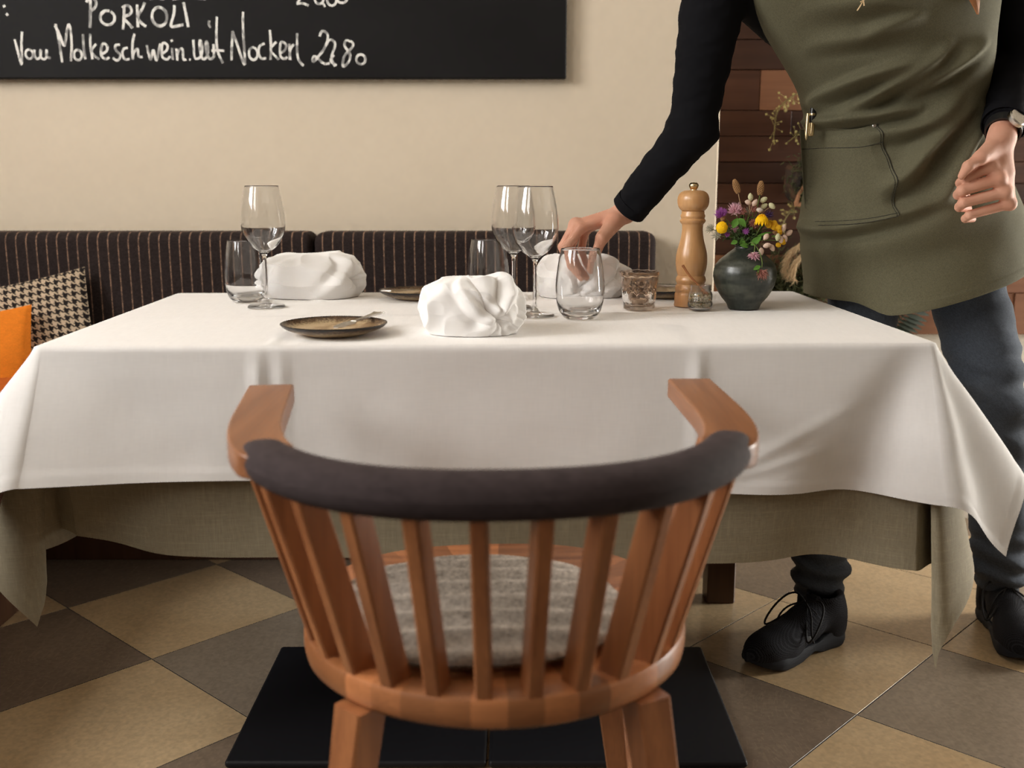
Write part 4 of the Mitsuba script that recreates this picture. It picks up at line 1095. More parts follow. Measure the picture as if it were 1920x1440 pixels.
ELR, SHR = np.array([.366, 2.205, 1.100]), np.array([.405, 2.165, 1.46])
ELL, SHL = np.array([1.045, 2.275, 1.245]), np.array([.965, 2.12, 1.475])
def hand_mesh(H, el, n_):
    fn0 = hand_sdf(H, n_)
    fn = lambda p: smin([fn0(p), capsule(p, H['w'] + (el - H['w']) * .35, H['w'] + (el - H['w']) * -.02, .034, .0255, (n_, 1.22))], .018)
    P = np.array([q for f in H['f'] + [H['t']] for q in f] + [H['w'], H['w'] + (el - H['w']) * .36])
    return mesh_sdf(fn, P.min(0) - .045, P.max(0) + .045, .0024)
nR = np.cross(HR['f'][0][0] - HR['w'], HR['f'][3][0] - HR['f'][0][0]); nR /= np.linalg.norm(nR)
nL = np.cross(HL['f'][0][0] - HL['w'], HL['f'][3][0] - HL['f'][0][0]); nL /= np.linalg.norm(nL)
hr, hl = hand_mesh(HR, ELR, nR), hand_mesh(HL, ELL, nL)
HIP = np.array([.875, 2.37, .96])
HEAD = np.array([.600, 2.00, 1.700])
HU = np.array([-.06, -.45, .85]); HU /= np.linalg.norm(HU)          # up of the head, face looking down at the table
HF = np.array([-.25, -.80, -.42]); HF -= HU * (HF @ HU); HF /= np.linalg.norm(HF)
HX = np.cross(HF, HU)
HRm = np.stack([HX, HF, HU], 1)
def hd(x, y, z):
    return HEAD + HRm @ np.array([x, y, z])
def core(p):
    d = smin([capsule(p, HIP, (.83, 2.33, 1.14), .125, .120), capsule(p, (.83, 2.33, 1.14), (.74, 2.21, 1.35), .120, .130), capsule(p, (.52, 2.13, 1.45), (.90, 2.13, 1.46), .075, .075)], .05)
    d = smin([d, capsule(p, SHR, ELR, .050, .036), capsule(p, ELR, HR['w'], .034, .025), capsule(p, SHL, ELL, .050, .036), capsule(p, ELL, HL['w'], .034, .025)], .02)
    d = smin([d, capsule(p, (.70, 2.10, 1.50), hd(0, -.02, -.09), .060, .055)], .03)
    d = smin([d, capsule(p, (.795, 2.37, .93), (.755, 2.32, .50), .070, .045), capsule(p, (.755, 2.32, .50), (.672, 2.245, .09), .045, .032),
              capsule(p, (.965, 2.36, .93), (1.06, 2.26, .50), .070, .045), capsule(p, (1.06, 2.26, .50), (1.105, 2.27, .09), .045, .032)], .03)
    q = smin([ellip(p, hd(0, -.012, .035), (.076, .094, .088), HRm), ellip(p, hd(0, .022, -.045), (.056, .070, .072), HRm), ellip(p, hd(0, .050, -.098), (.026, .026, .018), HRm)], .03)
    q = smin([q, capsule(p, hd(0, .088, .022), hd(0, .112, -.022), .008, .014), ellip(p, hd(.018, .098, -.024), (.009, .010, .008), HRm), ellip(p, hd(-.018, .098, -.024), (.009, .010, .008), HRm),
              capsule(p, hd(-.02, .088, -.058), hd(.02, .088, -.058), .007, .007), capsule(p, hd(-.042, .078, .030), hd(.042, .078, .030), .009, .009)], .012)
    q = smin([q, ellip(p, hd(.080, -.005, -.010), (.010, .020, .032), HRm), ellip(p, hd(-.080, -.005, -.010), (.010, .020, .032), HRm)], .006)
    return smin([d, q], .025)
co = mesh_sdf(core, (.15, 1.80, .02), (1.22, 2.52, 1.90), .011)
def as_manifold(m):
    return m3.Manifold(m3.Mesh(vert_properties=np.asarray(m.vertices, np.float32), tri_verts=np.asarray(m.faces, np.uint32)))
mans = [as_manifold(x) for x in (co, hr, hl)]
if all(x.status() == m3.Error.NoError and not x.is_empty() for x in mans):
    body_m = tm(mans[0] + mans[1] + mans[2])
else:
    print('union of the body failed', [x.status() for x in mans]); body_m = cat([co, hr, hl])
obj('body', body_m, 'm_skin', pe, smooth=60)
obj('hair', mesh_sdf(lambda p: np.maximum(ellip(p, hd(0, -.02, .045), (.084, .100, .092), HRm) + .006 * (meshkit.fbm(p * 60, 2) - .5), (p - hd(0, .045, .045)) @ (HF * .8 - HU * .6)), HEAD - .16, HEAD + .16, .006), 'm_hair', pe, smooth=60)
for sx in (-1, 1):
    ek = obj('eye', blob(hd(sx * .031, .0725, .006), .0112, 2), 'm_eye', pe, smooth=True)
    obj('iris', blob(hd(sx * .031, .0800, .003), (.0050, .0050, .0050), 2), 'm_hair', ek, smooth=True)
    lid = np.array([hd(sx * .031 + .0150 * math.cos(q), .0760 + .0065 * abs(math.sin(q)), .006 + .0105 * math.sin(q)) for q in np.linspace(0, PI, 14)])
    obj('eyelid', tube(lid, .0040, 8), 'm_skin', pe, smooth=True)
    obj('eyelid', tube(np.array([hd(sx * .031 + .0145 * math.cos(q), .0765 + .004 * abs(math.sin(q)), .006 - .0085 * math.sin(q)) for q in np.linspace(0, PI, 14)]), .0032, 8), 'm_skin', pe, smooth=True)
    obj('eyebrow', tube(np.array([hd(sx * (.014 + .036 * q), .0905 - .014 * q * q, .030 + .007 * math.sin(PI * q)) for q in np.linspace(0, 1, 10)]), .0032, 8, flat=.7), 'm_hair', pe, smooth=True)
# nails on the visible hand
nails = []
# shirt: torso and sleeves, wrinkled across the arm
def wr(p, s, k, seed):
    return s * (meshkit.fbm(p * k + seed, 3) - .5)
CUR = HR['w'] + (ELR - HR['w']) * .03
CUL = HL['w'] + (ELL - HL['w']) * .11
def shirt(p):
    t = smin([capsule(p, (.875, 2.37, .97), (.825, 2.325, 1.15), .168, .160, ((0, 1, 0), 1.35)), capsule(p, (.825, 2.325, 1.15), (.73, 2.215, 1.34), .160, .170, ((0, .9, .4), 1.3)),
              capsule(p, (.73, 2.20, 1.34), (.68, 2.13, 1.47), .165, .10, ((0, .9, .4), 1.3)), capsule(p, (.50, 2.14, 1.45), (.90, 2.13, 1.465), .085, .085),
              capsule(p, (.72, 2.30, 1.22), (.50, 2.215, 1.39), .070, .085)], .05)
    arm = smin([capsule(p, SHR, ELR, .072, .046), capsule(p, ELR, CUR, .0485, .0370)], .02)
    arm2 = smin([capsule(p, SHL, ELL, .070, .050), capsule(p, ELL, CUL, .050, .041)], .02)
    w = wr(p * [1, 1, 1.9], .010, 16, 3) + wr(p * [1, 1, 2.4], .006, 34, 7)
    arm = np.maximum(arm + w, (p - CUR) @ ((HR['w'] - ELR) / np.linalg.norm(HR['w'] - ELR)))
    arm2 = np.maximum(arm2 + w, (p - CUL) @ ((HL['w'] - ELL) / np.linalg.norm(HL['w'] - ELL)))
    return smin([t + .6 * w, arm, arm2], .03)
obj('shirt', mesh_sdf(shirt, (.14, 1.88, .80), (1.24, 2.58, 1.62), .0062), 'm_shirt', pe, smooth=60)
for c, e, r in ((CUR, ELR, .0372), (CUL, ELL, .0412)):
    ax = (e - c) / np.linalg.norm(e - c); F = frame(ax)
    a = np.arange(40) / 40 * 2 * PI
    V = np.array([[c + ax * z + (F[:, 0] * np.cos(q) + F[:, 1] * np.sin(q)) * rr for q in a] for z, rr in ((.020, r + .001), (.020, r + .0022), (-.001, r + .0018), (-.002, r + .0008), (-.001, r - .001), (.02, r - .001))])
    obj('cuff', trimesh.Trimesh(V.reshape(-1, 3), grid_faces(6, 40, wrap_m=True), process=False), 'm_shirt', pe, smooth=50)
# jeans
def jeans(p):
    pel = smin([capsule(p, (.82, 2.37, .93), (.93, 2.37, .93), .135, .135, ((0, 1, 0), 1.15))], .01)
    l1 = smin([capsule(p, (.800, 2.375, .90), (.758, 2.325, .50), .088, .066), capsule(p, (.758, 2.325, .50), (.684, 2.245, .125), .066, .0560)], .02)
    l2 = smin([capsule(p, (.975, 2.355, .88), (1.055, 2.255, .50), .088, .069), capsule(p, (1.055, 2.255, .50), (1.105, 2.275, .140), .069, .060)], .02)
    z = p[:, 2]
    low = np.exp(-((z - .155) / .065) ** 2)
    ph = meshkit.fbm(p * 9, 2, 5) * 7
    w = .0085 * low * np.sin(z * 2 * PI / .042 + ph + p[:, 0] * 40) + (.016 * (meshkit.fbm(p * [7, 7, 17], 3, 9) - .5)) + .010 * np.exp(-((z - .52) / .10) ** 2) * np.sin(z * 2 * PI / .07 + p[:, 0] * 34 + ph)
    d = smin([pel, l1, l2], .05) + w
    return np.maximum(d, .088 - z)
obj('jeans', mesh_sdf(jeans, (.58, 2.10, .09), (1.24, 2.58, 1.06), .0062), 'm_jeans', pe, smooth=60)

for nm, (p0, p1) in (('sock', ((.684, 2.245, .15), (.678, 2.235, .05))), ('sock', ((1.105, 2.275, .15), (1.108, 2.29, .05)))):
    obj(nm, tube([np.array(p0), (np.array(p0) + np.array(p1)) / 2, np.array(p1)], .040, 24), 'm_shirt', pe)
# apron: a sheet wrapped round the front of the body
lev = np.array([  # z, left x, right x, front y, side y
    [1.47, .47, .90, 1.990, 2.10], [1.36, .462, .935, 2.025, 2.150], [1.30, .497, .945, 2.055, 2.185], [1.235, .552, .960, 2.085, 2.225], [1.17, .607, .972, 2.115, 2.275],
    [1.10, .632, .995, 2.140, 2.310], [1.00, .645, 1.055, 2.150, 2.335], [.92, .640, 1.100, 2.150, 2.345], [.82, .652, 1.125, 2.148, 2.355], [.745, .664, 1.135, 2.150, 2.365]])[::-1]
ls = CubicSpline(lev[:, 0], lev[:, 1:])
FOLDS = [([(1610, 66), (1640, 58), (1690, 44)], .012, .011), ([(1522, 88), (1630, 78), (1690, 66)], .009, .011), ([(1552, 180), (1605, 156), (1700, 120)], .019, .012), ([(1595, 205), (1622, 193), (1655, 168), (1692, 146), (1750, 98)], .020, .012),
         ([(1690, 172), (1732, 150), (1822, 88)], .018, .012), ([(1524, 203), (1567, 224), (1630, 219), (1710, 206)], .019, .0095), ([(1645, 250), (1717, 237), (1785, 182)], .017, .014),
         ([(1670, 352), (1708, 320), (1732, 282), (1812, 200)], .024, .016), ([(1770, 372), (1790, 310), (1846, 215)], .020, .018), ([(1512, 398), (1556, 432), (1610, 428), (1672, 408), (1760, 372)], .016, .012), ([(1505, 28), (1620, 22), (1700, 8)], .009, .014), ([(1590, 470), (1700, 440), (1830, 400)], .009, .030), ([(1556, 178), (1560, 192), (1572, 206)], .012, .008)]
fold_l = []
for pts, A, w in FOLDS:
    q = np.array([at(u_, v_, 2.15)[[0, 2]] for u_, v_ in pts])
    fold_l.append((curve(q, 40), A, w))
def apron_pt(t, s):
    """t: 0 hem to 1 bib top; s: -1 left to 1 right."""
    ph = s * math.radians(97)
    x0 = np.sin(ph)
    q_ = np.clip((x0 + .80) / .30, 0, 1)
    hem = .749 - .024 * q_ * q_ * (3 - 2 * q_) + .085 * np.clip((x0 + .5) / 1.3, 0, 1) ** 1.2
    z = hem + (1.47 - hem) * t
    Lx, Rx, fy, sy = [ls(z)[..., k] for k in range(4)]
    cx, rx = (Lx + Rx) / 2, (Rx - Lx) / 2
    cc = np.cos(ph)
    x = cx + rx * x0
    y = sy - (sy - fy) * np.sign(cc) * np.abs(cc) ** .85
    n_ = np.stack([x0 * .9, -cc, 0 * z], -1); n_ /= np.linalg.norm(n_, axis=-1, keepdims=True)
    d = np.zeros_like(x)
    for c, A, w in fold_l:
        tt = np.linspace(0, 1, len(c))
        tap = np.sin(PI * (.06 + .88 * tt)) ** .7
        tg = np.gradient(c, axis=0); tg /= np.linalg.norm(tg, axis=1, keepdims=True)
        dn = np.stack([tg[:, 1], -tg[:, 0]], 1)
        dn *= np.where(dn[:, 1:] > 0, -1, 1)                     # to the lower side of the fold
        up_, lo_ = np.zeros_like(x), np.zeros_like(x)
        for (p_, n2, k_) in zip(c, dn, tap):
            a1, b1 = x - p_[0], z - p_[1]
            up_ = np.maximum(up_, k_ * np.exp(-(a1 * a1 + b1 * b1) / (w * 1.25) ** 2))
            a1, b1 = a1 - n2[0] * w * 1.9, b1 - n2[1] * w * 1.9
            lo_ = np.maximum(lo_, k_ * np.exp(-(a1 * a1 + b1 * b1) / (w * 1.1) ** 2))
        d += A * (1.65 * up_ - .80 * lo_)
    d += .012 * (meshkit.fbm(np.stack([x * 6, y * 6, z * 6], -1), 3) - .5)
    edge = np.abs(s)
    d *= np.clip((1 - edge) * 8, .25, 1)
    d += .0010 * ((t < .030) & (t > .0)) * (edge < 2)
    d += .004
    return np.stack([x, y, z], -1) + n_ * d[..., None]
NT, NS = 260, 230
Tt, Ss = np.meshgrid(np.linspace(0, 1, NT), np.linspace(-1, 1, NS), indexing='ij')
AP = apron_pt(Tt, Ss)
ap = pe + '__apron'
def sheet(P, th=.0012, outward=(0, -1, 0)):
    """A thin closed cloth from a grid of points."""
    n, m = P.shape[:2]
    du, dv = np.gradient(P, axis=0), np.gradient(P, axis=1)
    N = np.cross(du, dv); N /= np.linalg.norm(N, axis=-1, keepdims=True) + 1e-12
    if (N.reshape(-1, 3).mean(0) @ np.array(outward)) < 0:
        N = -N
    Q = P - N * th
    V = np.vstack([P.reshape(-1, 3), Q.reshape(-1, 3)])
    f = grid_faces(n, m); o = n * m
    ring = np.concatenate([np.arange(m), np.arange(1, n) * m + m - 1, np.arange(m - 2, -1, -1) + (n - 1) * m, np.arange(n - 2, 0, -1) * m])
    r2 = np.roll(ring, -1)
    side = np.concatenate([np.stack([ring, r2, r2 + o], 1), np.stack([ring, r2 + o, ring + o], 1)])
    mm = trimesh.Trimesh(V, np.vstack([f, f[:, ::-1] + o, side]), process=False)
    if mm.volume < 0:
        mm.invert()
    return mm
scene[ap] = mikit.ply(sheet(AP), 'm_apron', smooth=50)
from scipy.interpolate import LinearNDInterpolator
fm = (np.abs(Ss) < .93)
yf = LinearNDInterpolator(AP[fm][:, [0, 2]][::2], AP[fm][:, 1][::2])
def patch(corners, n, m, lift, bulge):
    """A four-sided patch (TL, TR, BR, BL in x, z, each edge a list) laid on the apron's front."""
    top, right, bot, left = [curve(np.array([at(u_, v_, 2.19)[[0, 2]] for u_, v_ in e]), k) for e, k in zip(corners, (m, n, m, n))]
    U, V = np.meshgrid(np.linspace(0, 1, n), np.linspace(0, 1, m), indexing='ij')
    tl, tr, br, bl = top[0], top[-1], bot[-1], bot[0]
    P = (1 - U)[..., None] * top[None] + U[..., None] * bot[None] + (1 - V)[..., None] * left[:, None] + V[..., None] * right[:, None] - ((1 - U) * (1 - V))[..., None] * tl - ((1 - U) * V)[..., None] * tr - (U * V)[..., None] * br - (U * (1 - V))[..., None] * bl
    from scipy.ndimage import gaussian_filter
    y = yf(P.reshape(-1, 2)).reshape(n, m)
    y = np.where(np.isnan(y), np.nanmax(y), y)
    ys = np.minimum(gaussian_filter(y, 5), y)
    e = np.clip(np.minimum(np.minimum(V, 1 - V) * m / 14, (1 - U) * n / 14), 0, 1)
    y = y * (1 - e) + ys * e - lift - bulge * e * np.sin(PI * V) ** .5 * (.4 + .6 * np.sin(PI * np.clip(U, .1, 1))) + .004 * (meshkit.fbm(np.stack([P[..., 0] * 14, P[..., 1] * 14, 0 * y], -1), 3) - .5) * e
    return np.stack([P[..., 0], y, P[..., 1]], -1)
PK = patch([[(1521, 239), (1560, 240), (1600, 242), (1634, 234)], [(1634, 234), (1642, 262), (1656, 300), (1664, 350), (1666, 403)], [(1548, 424), (1600, 418), (1666, 403)], [(1521, 239), (1530, 300), (1538, 360), (1548, 424)]], 90, 80, .0022, .0075)
obj('pocket', sheet(PK, .0014), 'm_apron', ap, smooth=50)
st = [PK[18:19, :].reshape(-1, 3), PK[:, -3], PK[-4, :]]
obj('seam', tube(PK[:, -1] + np.array([.0006, -.0008, 0]), .0009, 6), 'm_stitch', ap)
obj('seam', tube(PK[-1, :] + np.array([0, -.0007, -.0004]), .0007, 6), 'm_stitch', ap)
obj('stitching', cat([tube(q + np.array([0, -.0009, 0]), .0006, 5) for q in st]), 'm_stitch', ap)
riv = lathe([(0, -.001), (.0042, -.001), (.0042, .0008), (.0030, .0020), (0, .0022)], 20)
obj('rivet', move(riv, PK[1, -4] + np.array([0, -.0015, 0]), R=rotm(90, [1, 0, 0])), 'm_steel', ap)
lf = np.array([at(u_, v_, 2.06) for u_, v_ in ((1806, -14), (1815, 4), (1823, 18), (1828, 28))])
rt = np.array([at(u_, v_, 2.07) for u_, v_ in ((1832, -14), (1833, 4), (1832, 18), (1831, 29))])
obj('leather_strap', sheet(np.stack([curve(lf, 14) + [0, -.010, 0], (curve(lf, 14) + curve(rt, 14)) / 2 + [0, -.014, 0], curve(rt, 14) + [0, -.010, 0]], 1), .002), 'm_leather', ap, smooth=40)
for pts in ([(1622, -8), (1616, 6), (1607, 20)], [(1614, -8), (1619, 3), (1620, 11)], [(1628, -6), (1617, 2), (1613, 4)]):
    obj('twine', tube(curve([at(u_, v_, 2.0) for u_, v_ in pts], 12), .0012, 6), 'm_straw', ap)
for sx_, end in ((-1, (.655, 2.135, 1.555)), (1, (.750, 2.135, 1.555))):
    b0 = AP[-1, NS // 2 + sx_ * 62] + [0, .002, -.01]
    c = curve([b0, (b0 + np.array(end)) / 2 + [sx_ * .004, -.022, .022], np.array(end)], 16)
    obj('neck_strap', sheet(np.stack([c + [-.013, 0, 0], c + [0, -.003, .001], c + [.013, 0, 0]], 1), .002), 'm_leather', ap, smooth=40)
# wristwatch
ax = (ELL - HL['w']) / np.linalg.norm(ELL - HL['w']); F = frame(ax); wc = HL['w'] + ax * .012
a = np.arange(48) / 48 * 2 * PI
V = np.array([[wc + ax * z + (F[:, 0] * np.cos(q) + F[:, 1] * np.sin(q)) * rr for q in a] for z, rr in ((.010, .031), (.010, .0345), (-.010, .0335), (-.010, .030))])
obj('wristwatch', trimesh.Trimesh(V.reshape(-1, 3), grid_faces(4, 48, wrap_n=True, wrap_m=True), process=False), 'm_black_plastic', pe, smooth=50)
wo = -np.array([0, 1.0, 0]) - ax * (-ax[1]); wo /= np.linalg.norm(wo)
WX = np.cross(ax, wo)
obj('case', move(lathe([(0, -.002), (.0185, -.002), (.0190, .001), (.0190, .006), (.0165, .0085), (0, .0087)], 40), wc + wo * .031, R=np.stack([WX, np.cross(wo, WX), wo], 1)), 'm_steel', pe + '__wristwatch', smooth=40)

# shoes: heel at the origin, toe along +x
def shoe(loc, ang, mirror=1):
    S_ = pe + '__' + 'shoe'
    S_ = num(S_)
    Lh = .292
    xs_ = np.linspace(0, Lh, 60)
    def halfw(x, side):
        pts = [(0, .0), (.006, .020), (.03, .034), (.08, .034 if side < 0 else .030), (.13, .037 if side < 0 else .031), (.19, .049 if side < 0 else .043), (.235, .047), (.268, .034), (.287, .014), (.292, 0)]
        return np.interp(x, [p_[0] for p_ in pts], [p_[1] for p_ in pts])
    from scipy.ndimage import gaussian_filter1d
    oL, oR = halfw(xs_, -1), halfw(xs_, 1)
    oL[1:-1] = gaussian_filter1d(oL, 1.5)[1:-1]; oR[1:-1] = gaussian_filter1d(oR, 1.5)[1:-1]
    def wid(x, yv):
        return np.where(yv < 0, np.interp(x, xs_, oL), np.interp(x, xs_, oR))
    def rise(x):
        return .006 + .022 * np.clip((x - .20) / .092, 0, 1) ** 2 + .012 * np.clip((.04 - x) / .04, 0, 1) ** 2
    def sole(p):
        x, y, z = p[:, 0], p[:, 1] * mirror, p[:, 2]
        w = wid(np.clip(x, 0, Lh), y)
        side = np.abs(y) - w - .004 * np.sin(np.clip(z, 0, .03) / .03 * PI)
        ends = np.maximum(-x - .004, x - Lh - .004)
        b = rise(x) - .006
        topz = np.interp(x, [0, .05, .11, .17, .24, .292], [.052, .040, .024, .027, .027, .040])
        bot = b + .0 - z + .012 * np.clip(1 - np.abs(x - .125) / .035, 0, 1)
        d = np.maximum(np.maximum(side, ends), np.maximum(z - topz, bot))
        return d - .002
    def upper(p):
        x, y, z = p[:, 0], p[:, 1] * mirror, p[:, 2]
        q = np.stack([x, y, z], 1)
        d = smin([ellip(q, (.222, .003, .034), (.070, .047, .040)), capsule(q, (.19, .002, .038), (.12, 0, .060), .040, .036, ((0, 1, 0), .98)), capsule(q, (.12, 0, .060), (.060, 0, .085), .036, .037),
                  capsule(q, (.045, 0, .035), (.050, 0, .105), .037, .038), ellip(q, (.03, 0, .055), (.034, .033, .055))], .022)
        d = np.maximum(d, .016 - z)
        d = np.maximum(d, -capsule(q, (.062, 0, .10), (.062, 0, .18), .030, .030))
        return np.maximum(d, z - (.118 + .02 * (x > .08)))
    us = move(mesh_sdf(upper, (-.02, -.06, 0), (.31, .06, .15), .0032), loc, ang)
    scene[S_] = mikit.ply(us, 'm_shoe_mesh', smooth=50)
    so = mesh_sdf(sole, (-.02, -.07, -.006), (.31, .07, .066), .0028)
    obj('sole', move(so, loc, ang), 'm_shoe_sole', S_, smooth=50)
    tg = [(.115 + .014 * np.sin(q), .026 * np.cos(q), 0) for q in np.linspace(0, PI, 12)]
    tong = sheet(np.array([[(x_, y_ * mirror, .100 - (x_ - .10) * .50 + (.010 if abs(y_) < .02 else 0)) for y_ in (-.022, -.011, 0, .011, .022)] for x_ in np.linspace(.085, .175, 12)]), .003, (0, 0, 1))
    obj('tongue', move(tong, loc, ang), 'm_shoe_mesh', S_, smooth=50)
    eye = []
    for k_ in range(5):
        x_ = .115 + .017 * k_; zz = .1065 - (x_ - .10) * .50
        for sg in (-1, 1):
            obj('lace', move(tube(curve([(x_, sg * .030, zz - .010), (x_ + .004, sg * .014, zz + .001), (x_ + .009, -sg * .006, zz), (x_ + .014, -sg * .026, zz - .016)], 12), .0024, 7), loc, ang), 'm_lace', S_, smooth=True)
    for sg in (-1, 1):
        lp = curve([(.118, 0, .108), (.110, sg * .030, .118), (.145, sg * .062, .085), (.175, sg * .058, .052), (.160, sg * .040, .066), (.122, sg * .008, .106)], 30)
        obj('lace', move(tube(lp, .0023, 7), loc, ang), 'm_lace', S_, smooth=True)
        obj('lace', move(tube(curve([(.120, sg * .004, .108), (.135, sg * .030, .094), (.150, sg * .046, .062), (.146, sg * .050, .040)], 14), .0021, 7), loc, ang), 'm_lace', S_, smooth=True)
    for sg in (-1, 1):
        pn = np.array([[(x_, sg * mirror * (y_), z_) for (y_, z_) in ((.0405 - .0, .040), (.0405, .052), (.0355, .066), (.028, .076 - (x_ - .15) * .3))] for x_ in np.linspace(.135, .175, 8)])
        obj('overlay', move(sheet(pn, .0015, (0, sg * mirror, 0)), loc, ang), 'm_shoe_shine', S_, smooth=50)
shoe((.726, 2.212, .002), math.atan2(-.165, -.235), 1)
shoe((1.118, 2.345, .002), math.radians(-97), -1)

# pens in the apron pocket
pb = np.array([.622, 2.225, 1.118])
key = thing('pen', 'gold ballpoint pen with black top clipped in the apron pocket', 'pen')
pp = at(1522, 238, 2.232)
up = np.array([.03, 0.05, 1.0]); up /= np.linalg.norm(up); F = frame(up)
obj('barrel', move(lathe([(0, -.020), (.0045, -.018), (.0058, -.012), (.0058, .022), (.0062, .0225), (.0062, .027), (.0055, .0275), (0, .0275)], 24), pp, R=F), 'm_gold', key)
obj('band', move(lathe([(.0, .008), (.0064, .008), (.0068, .012), (.0068, .018), (.0064, .022), (0, .022)], 24), pp, R=F), 'm_black_plastic', key)
obj('cap', move(lathe([(0, .027), (.0062, .027), (.0062, .037), (.005, .040), (0, .0405)], 24), pp, R=F), 'm_black_plastic', key)
key = thing('pen', 'slim silver and gold pen at the very edge of the apron pocket', 'pen')
pp2 = at(1513, 240, 2.222)
obj('barrel', move(lathe([(0, -.026), (.0016, -.022), (.0034, -.012), (.0034, .024), (.0026, .029), (0, .030)], 20), pp2, R=F), 'm_gold', key)
obj('clip', move(cbox(-.0012, .0012, -.0052, -.0040, -.020, .026, .0003), pp2, R=F), 'm_steel', key, smooth=False)

# ---------------------------------------------------------------- dried plants on the plank wall
def bark_fn(p, n, uv):
    return mix([.012, .008, .006], [.070, .033, .017], smoothstep(.42, .72, fbm(p.x * 34, p.y * 34, p.z * 20, 4)))
mat('m_bark', pr(mikit.proc(bark_fn), .9))
mat('m_bark_rim', pr([.30, .145, .072], .85)); mat('m_moss', pr(mikit.proc(lambda p, n, uv: mix([.022, .028, .010], [.085, .090, .032], fbm(p.x * 120, p.y * 120, p.z * 120, 2))), .95))
mat('m_vine', pr([.20, .17, .06], .8)); mat('m_seed_pale', pr([.46, .40, .16], .7)); mat('m_plume', pr([.55, .40, .235], .9)); mat('m_fern', pr([.012, .020, .009], .8))
YD = YW - .02
prng = np.random.default_rng(8)
def bark(key, label, c, size, seed, rim=True):
    k = thing(key, label, 'bark')
    C = np.array(c)
    def fn(p):
        q = (p - C) / np.array(size)
        d = (np.linalg.norm(q, axis=1) - 1) * min(size)
        d = d + .035 * (meshkit.fbm(p * 14 + seed, 4) - .5) + .012 * (meshkit.noise(p * [60, 60, 22], 3) - .5)
        hollow = ellip(p, C + [-.004, -size[1] * .9, -.01], np.array(size) * [.55, .8, .6])
        return np.maximum(d, -hollow)
    m = mesh_sdf(fn, C - np.array(size) * 1.5, C + np.array(size) * 1.5, .005)
    obj('shell', m, 'm_bark', k, smooth=40)
    a = np.linspace(-.6, 3.6, 40)
    ring = np.stack([C[0] - size[0] * .70 * np.cos(a - 1.5) , C[1] - size[1] * .72 + 0 * a, C[2] + size[2] * .78 * np.sin(a - 2.6)], 1)
    ring += .012 * (meshkit.noise(ring[:, None, :].repeat(3, 1) * 40 + np.array([[0, 0, 0], [9, 0, 0], [0, 9, 0]])) - .5)
    obj('rim', tube(ring, .0055 + .002 * prng.random(40), 7), 'm_bark_rim', k)
    mo = []
    for i in range(1400):
        p0 = C + np.array(size) * prng.normal(0, .42, 3); p0[1] = C[1] - size[1] * (.55 + .3 * prng.random())
        mo.append(tube([p0, p0 + prng.normal(0, .008, 3) + [0, -.004, .004]], [.0016, .0005], 4))
    obj('moss', cat(mo), 'm_moss', k, smooth=False); tag(k + '__moss', 'dark green moss', kind='stuff')
bark('cork_bark', 'dark hollow piece of cork bark with moss on the plank wall beside the apron', (.835, YD - .05, .995), (.075, .045, .080), 2.0)
bark('cork_bark', 'narrow dark mossy cork bark higher on the plank wall, behind the pocket pens', (.862, YD - .05, 1.120), (.055, .04, .060), 7.0)
def vine(pts, label, y, n):
    k = thing('dried_vine', label, 'dried plant')
    c = curve([at(u_, v_, y) for u_, v_ in pts], 50)
    obj('twig', tube(c, .0016, 6), 'm_vine', k)
    sd = []
    for i in range(n):
        p0 = c[int(prng.integers(2, 50))]; d = prng.normal(0, .012, 3) * [1, .6, 1]
        sd.append(tube([p0, p0 + d], .0005, 4)); sd.append(blob(p0 + d, prng.uniform(.0022, .0042), 1))
    obj('seeds', cat(sd), 'm_seed_pale', k, smooth=True); tag(k + '__seeds', 'pale green seed pods', kind='stuff')
vine([(1530, 166), (1505, 172), (1475, 188), (1457, 212), (1453, 238), (1450, 262)], 'arched seed-studded vine on the lighter plank, highest of the wall plants', YD - .03, 42)
vine([(1520, 236), (1502, 246), (1488, 258), (1478, 266)], 'short seed-studded twig beside the bark behind the pens', YD - .03, 14)
vine([(1512, 372), (1492, 386), (1478, 402), (1468, 424), (1474, 446)], 'thin drooping dry twig between the flowers and the apron', YD - .03, 26)
def plume(a, b, label, sag):
    k = thing('dried_grass_plume', label, 'dried grass')
    a, b = np.array(a), np.array(b)
    c = curve([a, (a + b) / 2 + [-.02, 0, sag], b], 30)
    obj('stalk', tube(c, .0014, 6), 'm_straw', k)
    h = []
    for i in range(420):
        t = prng.random(); p0 = c[int(t * 29)]; d = (c[-1] - c[0]); d /= np.linalg.norm(d)
        L = .030 * math.sin(PI * (.1 + .8 * t)); e = p0 + d * L + prng.normal(0, .0065, 3)
        h.append(tube([p0, (p0 + e) / 2 + prng.normal(0, .002, 3), e], [.0007, .0006, .0002], 4))
    obj('hairs', cat(h), 'm_plume', k, smooth=False); tag(k + '__hairs', 'soft beige seed hairs', kind='stuff')
plume(at(1530, 444, YD - .05), at(1476, 522, YD - .05), 'beige fluffy grass plume hanging beside the apron, left of two', .028)
plume(at(1540, 462, YD - .06), at(1490, 528, YD - .06), 'beige fluffy grass plume partly behind the apron, right of two', .024)
k = thing('moss_cushion', 'dark green moss patch on the plank wall behind the vase', 'moss', kind='stuff')
mo = []
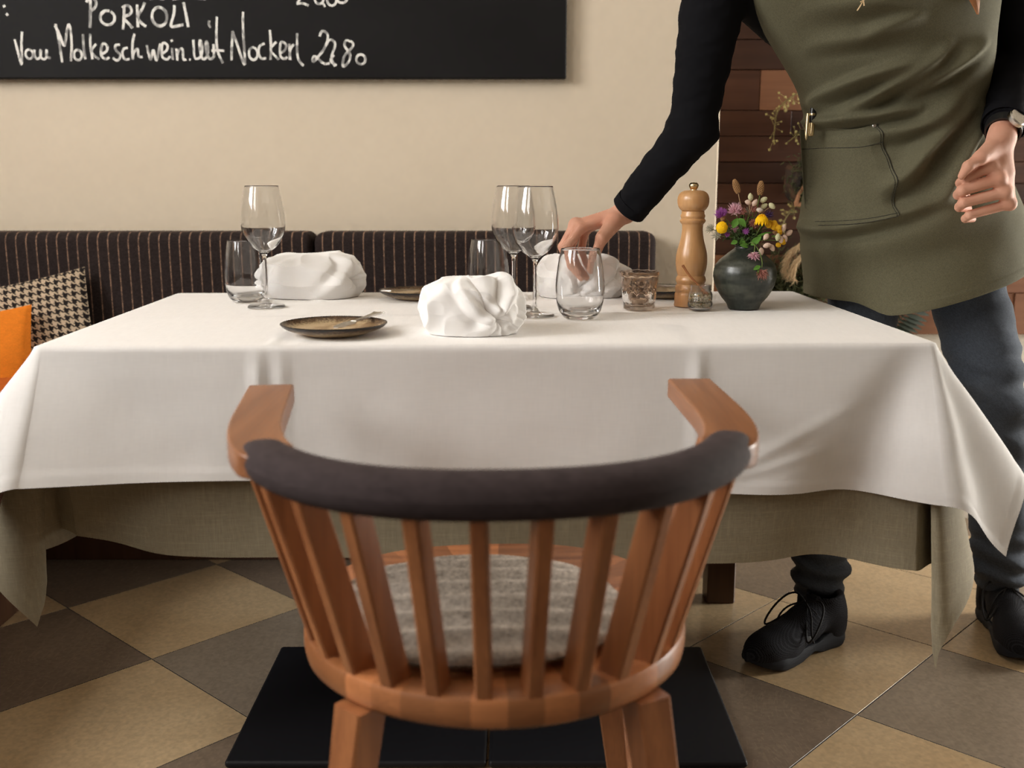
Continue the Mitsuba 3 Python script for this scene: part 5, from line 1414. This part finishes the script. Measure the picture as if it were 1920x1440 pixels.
for i in range(2600):
    p0 = np.array([.80, YD - .02, .690]) + prng.normal(0, 1, 3) * [.055, .012, .048]
    p0[1] = min(p0[1], YD - .004)
    e = p0 + prng.normal(0, .010, 3) + [0, -.008, .005]
    mo.append(tube([p0, e], [.0021, .0006], 4))
scene[k] = mikit.ply(cat(mo), 'm_moss', smooth=False)
def fern(root, tip, label, n=11, side=.07, y=YD):
    k = thing('fern_frond', label, 'fern')
    a, b = np.array(root), np.array(tip)
    c = curve([a, (a + b) / 2 + [.0, -.012, -.012], b], 40)
    obj('stalk', tube(c, np.linspace(.0022, .0006, 40), 6), 'm_fern', k)
    for i in range(n):
        t = .06 + .88 * i / (n - 1); p0 = c[int(t * 39)]; d = c[min(39, int(t * 39) + 2)] - c[max(0, int(t * 39) - 2)]; d /= np.linalg.norm(d)
        pn = np.cross(d, [0, 1, 0]); L = side * math.sin(PI * (.30 + .66 * t)) ** .8
        for sg in (-1, 1):
            obj('leaflet', leaf_mesh(p0, pn * sg + d * .35, L, .0078, (0, -1, .15), .1), 'm_fern', k, smooth=True)
fern(at(1664, 618, YD - .015), at(1728, 540, YD - .02), 'dark fern frond on the pinkish planks between the waiter legs', 12, .075)

# ---------------------------------------------------------------- repeats share a group
GROUPS = dict(wine_glass='wine glasses on the table', water_tumbler='stemless water glasses on the table', napkin='bundled white napkins on the table', side_plate='brown stoneware side plates',
              butter_knife='butter knives on the side plates', scatter_cushion='scatter cushions on the bench', pen='pens in the apron pocket', clover_flower='clover flowers in the vase',
              plantain_stalk='plantain stalks in the vase', yellow_button_flower='yellow flowers in the vase', goldenrod_sprig='golden sprigs in the vase', campion_sprig='campion sprigs in the vase',
              meadow_floret='small florets in the vase', green_leaf='green leaves in the vase', cork_bark='bark pieces on the plank wall', dried_vine='dried vines on the plank wall',
              dried_grass_plume='grass plumes on the plank wall', tablecloth='tablecloths on the table')
for key, d in labels.items():
    base = key[:-4] if key[-4:-3] == '_' and key[-3:].isdigit() else key
    if '__' not in key and base in GROUPS:
        d['group'] = GROUPS[base]
